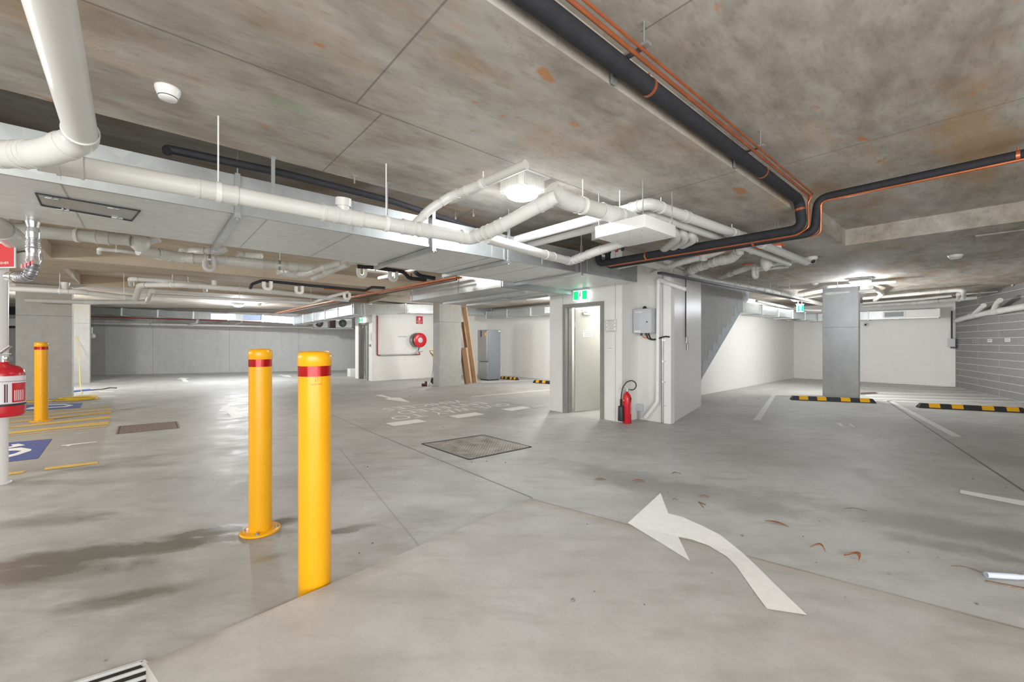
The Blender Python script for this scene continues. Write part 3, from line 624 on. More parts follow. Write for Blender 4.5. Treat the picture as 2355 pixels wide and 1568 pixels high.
for i in range(4):
    q = G(BA, 2.65-i*.11, 2.62); MB().cyl(q, Vector((q.x, q.y, LOW)), .005, n=8).cyl(q, q+Z*.06, .010, n=8).build('hanging_rod_clamp', 'pvc', label='small white hanger rod above the thick black pipe beside the box', cat='hanger', group='white hanger rods above the black pipe')
# black insulated pipes + copper lines
blk = pipe('thick black insulated pipe hugging the slab edge then dropping and crossing to the exit door', [G(-3.5, 1.28, 2.85), G(BA, 1.27, 2.86), G(BA, 1.24, 2.56), G(BA, 3.80, 2.56), G(BA+.03, 3.82, 2.78)], .047, 'black', None, name='insulated_pipe', elbows=False, rad=2.4, n=24)
blk2 = pipe('second black insulated pipe entering from the right edge below the first', [G(BA2, -3.0, 2.86), G(BA2, 1.13, 2.86), G(BA2, 1.16, 2.52), G(BA2, 3.70, 2.52), G(BA2+.03, 3.72, 2.72)], .040, 'black', None, name='insulated_pipe', elbows=False, rad=2.4, n=24)
for t, o in ((.30, blk), (.50, blk), (.66, blk), (.76, blk), (.93, blk), (.22, blk2), (.40, blk2), (.70, blk2), (.92, blk2)):
    pth = fillet([G(-3.5, 1.28, 2.85), G(BA, 1.27, 2.86), G(BA, 1.24, 2.56), G(BA, 3.80, 2.56)] if o is blk else [G(BA2, -3.0, 2.86), G(BA2, 1.13, 2.86), G(BA2, 1.16, 2.52), G(BA2, 3.86, 2.53)], .1)[0]
    p, d = along(pth, t); r = .050 if o is blk else .043
    m = MB().cyl(p-d*.011, p+d*.011, r, n=20); m.cyl(p+Z*r*.9, p+Z*(r+.03), .006, n=6); m.build('copper_clamp', 'copper', o)
for i, (b, r, dz) in enumerate(((1.185, .011, .02), (1.155, .008, .035))):
    pipe(('thicker' if i == 0 else 'thinner')+' copper line running beside the thick black pipe under the slab edge', [G(-3.5, b, 2.85+dz), G(BA+.01, b, 2.86+dz), G(BA+.045-.02*i, 1.20, 2.82), G(BA+.045-.02*i, 1.195, 2.60-dz), G(BA+.055-.025*i, 1.3, 2.515), G(BA+.055-.025*i, 3.65, 2.515)], r, 'copper', None, name='copper_pipe', elbows=False, rad=4, n=10)
pipe('copper line under the black pipe that enters from the right edge', [G(BA2-.03, -3.0, 2.815), G(BA2-.03, 1.10, 2.815), G(BA2+.045, 1.12, 2.50), G(BA2+.045, 1.6, 2.50), G(BA2+.04, 2.4, 2.49)], .011, 'copper', None, name='copper_pipe', elbows=False, rad=5, n=10)
for t in (1.9, 3.55):
    m = MB(); m.gbox(t-.02, t+.02, 1.12, 1.34, 2.90, 2.915); m.gbox(t-.02, t+.02, 1.325, 1.34, 2.80, 2.915); m.cyl(G(t, 1.15, 2.91), G(t, 1.15, HIGH), .005, n=8)
    m.build('pipe_bracket', 'steel', label='small steel bracket holding the black pipe near the '+('top of the photo' if t < 2 else 'downward bend'), cat='bracket')
# long graded service run to the right
pipe('long dusty drain pipe running right under the slab above the dark cable tray', [at(1470, 598, 2.62), at(1620, 642, 2.62), at(1760, 668, 2.62), at(1893, 700, 2.60)], .06, 'pvc2', 'pvc2', cols=(.1, .25, .36, .42, .55, .68), hang=(.3, .5, .6, .75), n=18)
m = MB(); p0 = G(6.1, 3.42, 2.50); p1 = G(14.5, 3.42, 2.58); d = (p1-p0).normalized(); m.box((p0+p1)/2, d, B, Z, (p1-p0).length/2, .035, .018)
ct = m.build('cable_tray', 'dark', label='thin dark cable tray running right below the long dusty drain pipe', cat='cable tray')
for k in range(9):
    q = p0+(p1-p0)*((k+.5)/9); MB().cyl(q, Vector((q.x, q.y, ceil_z(q))), .004, n=6).build('hanging_rod', 'steel', ct)
pipe('short pipe bend with a cap between the black pipes and the long drain', [at(1500, 628, 2.60), at(1560, 605, 2.64), at(1620, 590, 2.68), at(1665, 575, 2.72)], .042, 'pvc', 'pvc_fit', cols=(.35, .6, .8), n=18)
e = pipe('thick dusty branch pipe with an upright cap right of the building corner', [at(1570, 632, 2.60), at(1600, 616, 2.62), at(1650, 600, 2.62), at(1685, 594, 2.62), at(1700, 575, 2.70)], .065, 'pvc2', 'pvc_fit', cols=(.3, .5, .75), n=20, rad=1.2)
q = at(1618, 598, 2.63); MB().cyl(q, q+Vector((-.02, -.05, .11)), .055, n=20).build('end_cap', 'pvc_fit', e)
for i, (px, py) in enumerate(((1672, 560), (1702, 572), (1690, 566))[:2]):
    q = at(px, py, 2.70); MB().lathe(q, Z, [(.0, -.09), (.045, -.08), (.055, 0), (.055, .10)], 20).build('pipe_socket', 'pvc_fit', label='upright pipe socket hanging below the slab, '+('left' if i == 0 else 'right')+' of the pair behind the black pipes', cat='pipe', group='pipe sockets behind the black pipes')
for i, (px, py, lab) in enumerate(((1733, 572, 'orange fire collar with white ring left of the large white trap'), (1785, 563, 'orange fire collar with white ring nearest the dome camera'), (1722, 607, 'flat orange fire collar left of the hanging white loop'))):
    q = at(px, py, LOW)
    m = MB(); m.box(q-Z*.012, A, B, Z, .085, .085, .012, .006); e = m.build('fire_collar', 'orange', label=lab, cat='fire collar')
    MB().lathe(q, -Z, [(.065, .02), (.07, .05), (.05, .075), (.0, .078)], 20).build('white_ring', 'white', e)
e = MB().lathe(at(1762, 590, 2.76), -Z, [(.06, 0), (.085, .03), (.08, .12), (.045, .21), (.0, .235)], 24).build('waste_funnel', 'pvc', label='large white conical waste trap hanging between the orange collars', cat='pipe')
def trap(label, c, d, R, r, mat='pvc2', leg=.16, grp=None):
    c = Vector(c); d = Vector(d).normalized(); pts = [c+d*R+Z*leg]
    for k in range(0, 11):
        a = -math.pi*k/10; pts.append(c+d*(R*math.cos(a))+Z*(R*math.sin(a)))
    pts.append(c-d*R+Z*leg*.8)
    m = MB().sweep(pts, r, 14); return m.build('waste_trap', mat, label=label, cat='pipe', group=grp)
trap('hanging white u shaped trap below the flat orange fire collar', at(1737, 628, 2.58), A, .07, .034, 'pvc', .12)
pipe('white pipe running left from the dome camera toward the traps', [at(1736, 617, 2.70), at(1800, 604, 2.72), at(1856, 596, 2.72)], .032, 'pvc', hang=(.4, .7), n=14, strap='white')
pipe('thin white pipe under the dome camera with an open end', [at(1742, 622, 2.68), at(1790, 615, 2.70), at(1812, 614, 2.71)], .022, 'pvc2', n=12)
pipe('dusty pipe branching left from the long drain under the slab', [at(1655, 640, 2.66), at(1700, 622, 2.68), at(1735, 612, 2.70)], .045, 'pvc2', n=14, cols=(.4,))
# right ceiling cluster
RP = [
 ('white pipe under the glowing light in front of the grey column', [(1838, 672, 2.68), (1900, 660, 2.68), (2060, 648, 2.70)], .032, 'pvc', (.1,), (.55,)),
 ('grey pipe just above the top of the grey column', [(1850, 684, 2.66), (1900, 675, 2.66), (1960, 671, 2.66), (2015, 668, 2.66)], .04, 'pvc2', (.2, .45), ()),
 ('bent pipe behind the right shoulder of the grey column', [(2003, 660, 2.72), (2020, 668, 2.68), (2028, 676, 2.64), (2012, 690, 2.60)], .05, 'pvc2', (), ()),
 ('upper of the long pipes right of the grey column', [(1985, 686, 2.66), (2100, 676, 2.68), (2200, 667, 2.70), (2215, 668, 2.66), (2216, 684, 2.56), (2205, 690, 2.56), (2204, 676, 2.62)], .045, 'pvc2', (.3, .6), (.5,)),
 ('second long pipe right of the grey column', [(1985, 697, 2.64), (2110, 688, 2.66), (2190, 680, 2.68)], .035, 'pvc', (.3, .7), ()),
 ('thin pipe ending at the slab near the block wall', [(2150, 682, 2.70), (2320, 668, 2.72), (2330, 666, 2.72), (2328, 655, 2.79)], .018, 'pvc', (), (.4,)),
 ('thick dusty pipe ending near the block wall', [(1985, 704, 2.62), (2130, 694, 2.64), (2300, 680, 2.68)], .055, 'pvc2', (.15, .3, .42), (.6,)),
 ('lowest long pale pipe above the rear duct on the right', [(1982, 713, 2.56), (2150, 704, 2.58), (2270, 698, 2.60)], .045, 'pvc', (.3,), (.5,)),
 ('thin pale pipe on the slab behind the stair', [(1740, 692, 2.58), (1800, 705, 2.56), (1830, 712, 2.52), (1890, 714, 2.45)], .035, 'pvc', (.4,), ()),
]
for lab, pts, r, mt, co, ha in RP:
    pipe(lab, [at(*p) for p in pts], r, mt, 'pvc_fit', cols=co, hang=ha, n=14)
wd = Vector((9.95-14.02, 6.31-13.22, 0)).normalized(); wn = Vector((wd.y, -wd.x, 0)); w0_ = Vector((14.02, 13.22, 0))
if wn.x > 0: wn = -wn
def onblock(px, py, off=.006):
    t = (px-CX)/F; o = w0_+wn*off; k = (t*o.y-o.x)/(wd.x-t*wd.y); p = o+wd*k; p.z = EYE+(HY-py)/F*p.y; return p
e = pipe('thick white pipe along the top of the block wall', [onblock(2202, 736, .12), onblock(2240, 725, .14), onblock(2290, 716, .14), onblock(2440, 690, .14)], .075, 'pvc', cols=(.2, .45), n=20)
for px, py, px2, py2 in ((2240, 722, 2262, 702), (2285, 712, 2300, 690)):
    MB().sweep([onblock(px, py, .16), onblock(px2-6, py2+6, .30), onblock(px2, py2, .36)], .055, 14).build('branch_pipe', 'pvc', e)
# ================================================================== PIPES LEFT BEYOND THE DUCT
e = pipe('thick white pipe with a round ball end behind the duct on the left', [at(-60, 514, 2.62), at(30, 528, 2.62), at(300, 552, 2.62)], .07, 'pvc2', 'pvc_fit', cols=(.80,), hang=(.62,), n=20, strap='white')
MB().lathe(at(322, 560, 2.60), Z, [(.0, -.10), (.05, -.09), (.085, -.05), (.10, 0), (.085, .06), (.05, .09), (0, .1)], 24).build('ball_joint', 'pvc_fit', e)
q = at(345, 556, 2.66); MB().cyl(q-A*.05, q+A*.06+Z*.05, .05, n=18).cyl(q+A*.055+Z*.045, q+A*.08+Z*.065, .058, n=18).build('end_cap', 'pvc_fit', e)
pipe('diagonal white pipe behind the red extinguisher sign', [at(-40, 500, 2.4), at(20, 540, 2.4), at(75, 590, 2.35), at(60, 600, 2.2)], .085, 'pvc2', 'pvc_fit', n=20)
pipe('long thick dusty drain pipe with couplings beyond the wide duct', [at(318, 575, 2.60), at(400, 590, 2.60), at(560, 603, 2.60), at(740, 618, 2.60)], .068, 'pvc2', 'pvc_fit', cols=(.14, .25, .36, .5, .62, .74, .82), hang=(.36, .74), n=20)
pipe('thin white pipe with a turned down end behind the duct on the left', [at(228, 582, 2.66), at(228, 572, 2.68), at(300, 579, 2.68), at(345, 588, 2.68)], .025, 'pvc', hang=(.5,), n=12, strap='white')
e = pipe('thick pipe with twin swept bends right of the long dusty drain', [at(640, 625, 2.52), at(665, 632, 2.50), at(710, 628, 2.52), at(765, 608, 2.62), at(820, 600, 2.66)], .05, 'pvc2', 'pvc_fit', cols=(.3, .6), n=16)
pipe('swept pipe stub below the thick pipe in the left background', [at(720, 640, 2.5), at(745, 630, 2.52), at(800, 608, 2.6)], .045, 'pvc2', 'pvc_fit', n=14)
pipe('short fat pipe elbow tucked under the far edge of the duct', [at(420, 578, 2.8), at(450, 578, 2.74), at(500, 577, 2.74), at(520, 570, 2.80)], .055, 'pvc2', 'pvc_fit', n=14)
pipe('capped pipe stub under the far edge of the duct', [at(545, 585, 2.74), at(580, 590, 2.74), at(600, 588, 2.78)], .055, 'pvc2', 'pvc_fit', n=14)
TR = [('half round trap hanging under the long dusty drain', at(482, 612, 2.48), .055, .03), ('half round trap left of the black insulated loop', at(615, 658, 2.50), .06, .035),
      ('half round trap hanging right of the swept pipes', at(904, 636, 2.55), .06, .035), ('half round trap hanging above the copper pair', at(878, 650, 2.55), .06, .035),
      ('half round trap in front of the black loop', at(688, 668, 2.50), .06, .035), ('half round trap touching the copper pair', at(798, 682, 2.48), .06, .035)]
TR[3] = ('half round trap hanging above the copper pair', at(832, 628, 2.6), .06, .035)
for lab, c, R_, r in TR: trap(lab, c, A, R_, r, 'pvc', .10)
pipe('pipe crossing from the traps toward the far edge of the duct', [at(872, 640, 2.62), at(905, 633, 2.64), at(960, 620, 2.68)], .035, 'pvc2', 'pvc_fit', cols=(.3,), n=12)
pipe('thin pale pipe between the traps behind the duct', [at(838, 620, 2.7), at(920, 632, 2.68), at(940, 625, 2.7)], .03, 'pvc2', 'pvc_fit', n=12)
pipe('long white pipe with a step up bend left of centre', [at(20, 663, 2.45), at(180, 671, 2.45), at(312, 686, 2.40), at(322, 655, 2.58), at(420, 655, 2.58), at(640, 672, 2.56), at(800, 690, 2.54)], .055, 'pvc', 'pvc_fit', cols=(.1, .55, .66), hang=(.09, .22, .5), n=18, rad=1.5, strap='white')
pipe('white pipe bending down beside the step bend', [at(60, 690, 2.38), at(210, 695, 2.36), at(338, 694, 2.36), at(350, 668, 2.5)], .05, 'pvc2', 'pvc_fit', n=16, rad=1.5)
pipe('upper white pipe with a turned down end left of centre', [at(302, 655, 2.6), at(300, 641, 2.66), at(380, 646, 2.66), at(470, 654, 2.66), at(472, 668, 2.6)], .045, 'pvc2', 'pvc_fit', cols=(.4,), hang=(.6,), n=16, rad=1.5, strap='white')
pipe('bright white pipe bending toward the copper pair', [at(352, 678, 2.50), at(400, 681, 2.50), at(715, 697, 2.50), at(760, 682, 2.56), at(800, 672, 2.62)], .036, 'white', 'white', cols=(), hang=(.3, .6,), n=14, rad=1.5, strap='white')
m = MB(); q = at(493, 658, 2.6); m.cyl(q-Z*.06, q+Z*.12, .05, n=18); m.build('pipe_socket', 'pvc_fit', label='upright white pipe socket on the stepped pipe', cat='pipe')
m = MB(); q = at(150, 663, 2.5); m.lathe(q, Z, [(.0, -.02), (.05, 0), (.065, .08), (.07, .12)], 18); m.build('pipe_socket', 'pvc_fit', label='upright white socket on the long pipe in front of the left column', cat='pipe')
pipe('long pale pipe on the far concrete wall', [atY(212, 743, 17.4), atY(600, 750, 18.7), atY(720, 753, 19.4)], .05, 'pvc2', 'pvc_fit', cols=(.3, .6), n=12, hang=(.25, .6))
for i, px in enumerate((450, 553)):
    MB().sweep([atY(px-12, 745, 18.0+i*.4), atY(px+3, 741, 17.7+i*.4), atY(px+5, 732, 17.6+i*.4)], .05, 12).build('pipe_branch', 'pvc2', label=('left' if i == 0 else 'right')+' pipe branch rising from the long pale pipe on the far wall', cat='pipe')
pipe('thin red pipe under the long duct at the far left', [atY(208, 728, 17.1), atY(600, 740, 18.2)], .02, 'redpipe', None, n=8, elbows=False)
pipe('black insulated loop with a raised bend left of the copper pair', [at(576, 662, 2.56), at(580, 653, 2.6), at(603, 645, 2.66), at(720, 657, 2.64), at(840, 668, 2.62), at(856, 660, 2.66), at(885, 662, 2.66)], .03, 'black', None, name='insulated_pipe', elbows=False, n=12)
pipe('black insulated pipe tucked under the far edge of the duct', [at(822, 612, 2.66), at(860, 615, 2.66), at(930, 625, 2.66), at(940, 640, 2.56), at(980, 643, 2.56)], .035, 'black', None, name='insulated_pipe', elbows=False, n=12)
pipe('short black insulated pipe right of the copper bend', [at(955, 626, 2.62), at(965, 634, 2.58), at(1000, 640, 2.56)], .035, 'black', None, name='insulated_pipe', elbows=False, n=12)
for i, off in enumerate((0, .09, .17)):
    d = A*off*.6
    pipe(('near', 'middle', 'far')[i]+' copper line of the run climbing from the rear duct to the wide duct', [at(630, 720, 2.62)+d, at(830, 678, 2.60)+d, at(1050, 637, 2.58)+d], .014 if i != 1 else .02, 'copper', None, name='copper_pipe', elbows=False, n=8, group='copper lines climbing to the wide duct')
pipe('flat dark steel channel under the copper run', [at(640, 722, 2.57), at(830, 686, 2.55), at(1050, 643, 2.53)], .018, plain('brown_channel', (.10, .06, .045), .6), None, name='support_channel', cat='channel', elbows=False, n=6)
pipe('copper line with a square bend beside the black insulation', [at(880, 617, 2.68), at(935, 625, 2.66), at(946, 628, 2.64), at(946, 643, 2.56), at(975, 648, 2.56)], .012, 'copper', None, name='copper_pipe', elbows=False, n=8)
pipe('long copper line crossing toward the run behind the half round traps', [at(745, 664, 2.62), at(860, 672, 2.62)], .014, 'copper', None, name='copper_pipe', elbows=False, n=8)
# black pipe lying on the wide duct
pipe('black pipe lying above the wide duct in the dark recess', [at(385, 350, 2.77), at(384, 342, 2.80), at(650, 398, 2.78), at(900, 462, 2.77), at(1150, 545, 2.77)], .030, 'black', None, name='insulated_pipe', elbows=False, n=16, hang=())
for i, (px, py) in enumerate(((628, 362), (890, 420), (815, 405))):
    q = at(px, py, LOW if i != 0 else LOW); q2 = Vector((q.x, q.y, DZ0+.1 if i != 2 else 2.74))
    m = MB(); m.box((q+q2)/2, A, B, Z, .013 if i == 0 else .006, .003 if i == 0 else .006, (q.z-q2.z)/2+.001); m.box(q-Z*.004, A, B, Z, .02, .02, .004)
    m.build('hanging_strap', 'steel', label=('flat perforated steel strap hanging beside the black pipe', 'thin threaded rod left of the glowing light', 'short ceiling anchor rod above the black pipe')[i], cat='hanger')
for i, (px, py) in enumerate(((1047, 487), (1088, 480))):
    q = at(px, py, HIGH); m = MB(); m.cyl(q, q-Z*.07, .006, n=8); m.box(q-Z*.08, A, B, Z, .014, .014, .02, .003)
    m.build('ceiling_anchor', 'steel', label=('left' if i == 0 else 'right')+' of two small anchors in the recess near the glowing light', cat='hanger', group='small anchors in the recess')
for i, (px, h) in enumerate(((1783, .12), (1790, .10), (1799, .13), (1812, .10), (1803, .08))[:4]):
    q = at(px, 512, LOW); MB().cyl(q, q-Z*h*.7, .003, n=6).build('ceiling_wire', 'steel', label='thin hook wire hanging from the slab left of the black downpipe', cat='wire', group='hook wires hanging by the black downpipe')
for i, px in enumerate((1722, 1730, 1742, 1771, 1790, 1815)):
    q = at(px, 640+i*2, LOW); MB().cyl(q, q-Z*.17, .004, n=6).build('ceiling_rod', 'steel', label='thin bare rod hanging from the slab above the long dusty drain', cat='rod', group='bare rods above the long dusty drain')
# foil flexible duct
pts = [at(75, 498, DZ0), at(76, 540, 2.20), at(76, 600, 2.0), at(74, 628, 1.93), at(62, 636, 1.92), at(22, 634, 1.93)]
pts = [atY(75, 498, 3.45), atY(76, 560, 3.45), atY(76, 615, 3.45), atY(68, 634, 3.45), atY(50, 637, 3.45), atY(18, 636, 3.5)]
pth, _ = fillet(pts, .05, 6); fine = []
for i in range(len(pth)-1):
    for k in range(4): fine.append(pth[i].lerp(pth[i+1], k/4))
m = MB()
for i in range(len(fine)-1):
    r0 = .040+.005*math.sin(i*2.3)+random.uniform(-.002, .003); r1 = .040+.005*math.sin((i+1)*2.3); m.sweep([fine[i], fine[i+1]+(fine[i+1]-fine[i])*.2], r0, 14, False, r1)
e = m.build('flexible_duct', 'foil', label='crumpled silver foil flexible duct hanging from the wide duct by the red sign', cat='duct')
m = MB()
for k in range(4): m.box(atY(50+8*k, 612-3*k, 3.40), Vector((1, 0, 0)), Vector((0, 1, 0)), Z, .008, .002, .016)
m.build('red_lettering_band', 'red', e)
MB().cyl(atY(75, 490, 3.45), atY(75, 502, 3.45), .047, n=18).build('collar', 'dark', e)
# ================================================================== WHITE POST + EXTINGUISHER + SIGN (left edge)
PX = -5.10; PY_ = 4.12
po = MB().cyl((PX, PY_, 0), (PX-.02, PY_+.02, 2.8), .075, n=28).lathe((PX, PY_, 0), Z, [(.10, 0), (.10, .01), (.076, .02)], 28).build('white_post', 'white', label='slim white round post at the left edge of the photo', cat='post')
def lay(c, r, h, prof): return MB().lathe(c, Z, prof, 32)
ec = Vector(((8-CX)/F*3.95, 3.95, 0)); ez0 = EYE+(HY-957)/F*3.95
m = MB().lathe(ec+Z*ez0, Z, [(0, .0), (.12, .0), (.135, .015), (.138, .05), (.138, .40), (.13, .44), (.10, .47), (.05, .49), (.035, .50), (.035, .515), (0, .516)], 36)
ex = m.build('fire_extinguisher', 'red', label='red fire extinguisher with a white label hung on the slim white post', cat='fire extinguisher')
m = MB().lathe(ec+Z*ez0, Z, [(.1395, .125), (.1395, .385)], 48); m.build('printed_label', 'label', ex)
m = MB().lathe(ec+Z*ez0, Z, [(.1402, .13), (.1402, .132), (.1402, .30), (.1402, .30)], 48)
def arcpatch(c, r, a0, a1, z0, z1, n=8):
    m = MB(); vs = []
    for k in range(n+1):
        a = a0+(a1-a0)*k/n
        for z in (z0, z1): vs.append(Vector((c[0]+r*math.cos(a), c[1]+r*math.sin(a), c[2]+z)))
    m.add(vs, [(2*k, 2*k+2, 2*k+3, 2*k+1) for k in range(n)], True); return m
cc = ec+Z*ez0
arcpatch(cc, .1402, math.radians(-18), math.radians(40), .135, .318, 12).build('red_panel', 'red', ex)
for k, (a0, a1) in enumerate(((-88, -84), (-82, -79))): arcpatch(cc, .1404, math.radians(a0+50), math.radians(a1+50), .14, .31, 2).build('print_line', 'brown', ex)
for k in range(6): arcpatch(cc, .1408, math.radians(-12+k*6), math.radians(-9+k*6), .15, .25, 2).build('print_line', 'label', ex)
arcpatch(cc, .1404, math.radians(-170), math.radians(50), .333, .337, 16).build('print_line', 'brown', ex)
m = MB().lathe(cc, Z, [(.142, .105), (.144, .108), (.144, .122), (.142, .125)], 40); m.build('strap', 'dark', ex)
m = MB().cyl(cc+Z*.51, cc+Z*.57, .022, n=16).cyl(cc+Z*.545, cc+Vector((.07, -.02, .545)), .014, n=12).cyl(cc+Vector((.07, -.02, .545)), cc+Vector((.10, -.03, .545)), .024, n=16)
m.build('valve', 'chrome', ex)
m = MB(); m.box(cc+Vector((.03, -.01, .63)), Vector((.85, -.1, .5)).normalized(), Vector((.1, 1, 0)).normalized(), Vector((-.5, 0, .85)).normalized(), .075, .014, .005, .002)
m.box(cc+Vector((.02, -.01, .585)), Vector((1, -.1, .12)).normalized(), Vector((.1, 1, 0)).normalized(), Z, .06, .014, .005, .002); m.build('lever_handle', 'chrome', ex)
# red sign above
sX = Vector((.995, -.10, 0)).normalized(); sY = Vector((.10, .995, 0)).normalized()
sc0 = atY(-6, 583, 4.0); sc0.z = EYE+(HY-582)/F*4.0
m = MB(); m.box(sc0, sX, sY, Z, .20, .004, .145); s1 = m.build('extinguisher_sign', 'white', label='red and white fire extinguisher sign on the slim white post', cat='sign')
MB().box(sc0-sY*.0045, sX, sY, Z, .188, .001, .135).build('red_face', 'red', s1)
m = MB(); m.box(sc0-sY*.0065+sX*.0+Z*.03, sX, sY, Z, .032, .0008, .055, 0); m.box(sc0-sY*.0065+Z*.098, sX, sY, Z, .05, .0008, .008); m.build('extinguisher_symbol', 'white', s1)
text('FIRE', .036, sc0-sY*.0068-Z*.052, sX, Z, 'white', s1); text('EXTINGUISHER', .032, sc0-sY*.0068-Z*.098, sX, Z, 'white', s1, w=.27)
# ================================================================== BOLLARDS
def bollard(name_label, base, h, r, baseplate=True, rotb=0, z0=0.0):
    c = Vector((base.x, base.y, z0)); e = empty('bollard', c, name_label, 'bollard')
    MB().cyl(c, c+Z*(h-.13), r, n=40).build('bollard_post', 'yellow', e)
    MB().cyl(c+Z*(h-.131), c+Z*(h-.075), r*1.012, n=40, caps=False).build('reflective_band', 'red_band', e)
    MB().lathe(c+Z*(h-.08), Z, [(r*.98, 0), (r*1.045, .006), (r*1.045, .05), (r*1.0, .068), (r*.86, .078), (0, .08)], 40).build('bollard_cap', 'yellow', e)
    if baseplate:
        bp = MB().lathe(c, Z, [(0, .0), (r*1.75, 0), (r*1.78, .004), (r*1.78, .012), (r*1.7, .017), (r*.99, .017)], 48).build('base_plate', 'yellow', e)
        for k in range(4):
            a = rotb+k*math.pi/2; q = c+Vector((math.cos(a), math.sin(a), 0))*r*1.42
            MB().cyl(q+Z*.016, q+Z*.022, .014, n=16).cyl(q+Z*.02, q+Z*.034, .010, n=6).build('anchor_bolt', 'steel', bp)
    return e
B1 = fl(597, 1222); bollard('yellow bollard with a bolted round base plate beside the puddle', Vector((B1.x, B1.y+.01, 0)), 1.352, .0755, rotb=math.radians(20))
B2 = Vector(((724-CX)/F*2.225, 2.225, 0)); b2o = bollard('large yellow bollard nearest the camera, partly hidden by the ramp edge', B2, 1.353, .0805, baseplate=False)
B3 = fl(95, 968); bollard('yellow bollard standing on the striped area in front of the left column', B3, 1.40, .084, rotb=.6)
# printed mark on the near bollard
def curve_text(s, size, c, r, ang, z, mat, parent, w=None):
    mb = text(s, size, (0, 0, 0), (1, 0, 0), (0, 1, 0), mat, False, w=w)
    out = MB(); vs = []
    for v in mb.v:
        a = ang+v.x/r; vs.append(Vector((c.x+r*math.cos(a), c.y+r*math.sin(a), z+v.y)))
    out.add(vs, mb.f); out.build('printed_mark', mat, parent)
fa = math.atan2(-B2.y, -B2.x); rr = .0808
curve_text('BOLLARDS DIRECT', .009, B2, rr, fa+.15-.05, 1.182, 'mark', b2o, w=.058)
m = arcpatch(B2, rr, fa+.12, fa+.29, 1.202, 1.204, 4); m2 = arcpatch(B2, rr, fa+.12, fa+.14, 1.190, 1.204, 2); m3 = arcpatch(B2, rr, fa+.12, fa+.29, 1.2195, 1.2215, 4)
mm = arcpatch(B2, rr, fa+.02, fa+.17, 1.218, 1.220, 4)
for a0, a1, z0, z1 in ((.02, .035, 1.199, 1.220), (.155, .17, 1.204, 1.220), (.075, .17, 1.203, 1.2045), (.02, .055, 1.196, 1.201)):
    q = arcpatch(B2, rr, fa+a0, fa+a1, z0, z1, 3); mm.add(q.v, q.f)
mm.build('printed_mark', 'mark', b2o)
arcpatch(B2, rr, fa+.40, fa+.408, 1.178, 1.225, 1).build('printed_mark', 'mark', b2o)
# ================================================================== WHEEL STOPS
def wheelstop(label, p, d, L=1.65, h=.10, w=.15, cut=None):
    p = Vector(p); d = Vector(d).normalized(); s_ = Z.cross(d)
    m = MB(); prof = [(-w/2, 0), (-w/2, .02), (-w*.28, h), (w*.28, h), (w/2, .02), (w/2, 0)]
    n = len(prof); vs = [p+s_*x+Z*z+d*0 for x, z in prof]+[p+s_*x+Z*z+d*L for x, z in prof]
    vs[2] += d*.05; vs[3] += d*.05; vs[n+2] -= d*.05; vs[n+3] -= d*.05
    m.add(vs, [tuple(range(n)), tuple(reversed(range(n, 2*n)))]+[(i, i+n, (i+1) % n+n, (i+1) % n) for i in range(n)])
    e = m.build('wheel_stop', 'rubber', label=label, cat='wheel stop')
    for t0, t1 in ((.10, .21), (.32, .43), (.60, .71), (.82, .93)):
        mm = MB()
        for i in (0, 1, 2, 3, 4):
            x0, z0 = prof[i]; x1, z1 = prof[i+1]
            if i in (0, 4): continue
            nn = Vector((0, 0, 0)); off = .002
            e0 = (s_*(x1-x0)+Z*(z1-z0)).normalized(); nr = -(e0.cross(d)).normalized()
            if nr.z < 0: nr = -nr
            o = nr*off
            mm.add([p+s_*x0+Z*z0+d*(L*t0)+o, p+s_*x1+Z*z1+d*(L*t0)+o, p+s_*x1+Z*z1+d*(L*t1)+o, p+s_*x0+Z*z0+d*(L*t1)+o], [(0, 1, 2, 3)])
        mm.build('yellow_reflector', 'ystripe', e)
    return e
w0 = fl(1818, 919); w1 = fl(2012, 927); wheelstop('black and yellow wheel stop in front of the grey column', w0, w1-w0, (w1-w0).length)
w0 = fl(2110, 937); w1 = fl(2358, 949); wheelstop('black and yellow wheel stop at the right edge before the block wall', w0, w1-w0, (w1-w0).length)
MB().box(w1+(w1-w0).normalized()*.09+Z*.045, (w1-w0).normalized(), Z.cross(w1-w0).normalized(), Z, .06, .07, .045, .01).build('wheel_stop_end', 'rubber', label='black end block beside the wheel stop at the right edge', cat='wheel stop')
w0 = fl(1152, 871); w1 = fl(1190, 874); wheelstop('short wheel stop beside the grey fridge', w0, w1-w0, .85)
w0 = fl(1228, 880); w1 = fl(1275, 883.5); wheelstop('wheel stop partly hidden by the white core wall', w0, w1-w0, 1.2)
# ================================================================== FLOOR MARKINGS
def paint(poly, name, mat, label, cat='road marking', parent=None, px=True, lift=.003, group=None):
    pts = [gp(*p) if px else Vector(p) for p in poly]
    bm = bmesh.new(); vs = [bm.verts.new((p.x, p.y, 0)) for p in pts]; f = bm.faces.new(vs)
    bmesh.ops.triangulate(bm, faces=[f])
    for co, no in ((R0, RN), (R0, RU)):
        bmesh.ops.bisect_plane(bm, geom=list(bm.verts)+list(bm.edges)+list(bm.faces), plane_co=(co.x, co.y, 0), plane_no=no, dist=1e-5)
    bm.verts.index_update(); m = MB()
    m.add([Vector((v.co.x, v.co.y, ground(Vector((v.co.x, v.co.y, 0)))+lift)) for v in bm.verts], [[v.index for v in f.verts] for f in bm.faces]); bm.free()
    return m.build(name, mat, parent, label=label if not parent else None, cat=cat if not parent else None, group=group)
AR = [(1519, 1134), (1537, 1181), (1569, 1189), (1614, 1209), (1654, 1229), (1681, 1250), (1710, 1274), (1741, 1303), (1784, 1346), (1856, 1415), (1764, 1401), (1730, 1355), (1694, 1303), (1672, 1281), (1631, 1256), (1591, 1241), (1560, 1235), (1587, 1291), (1524, 1252), (1444, 1203)]
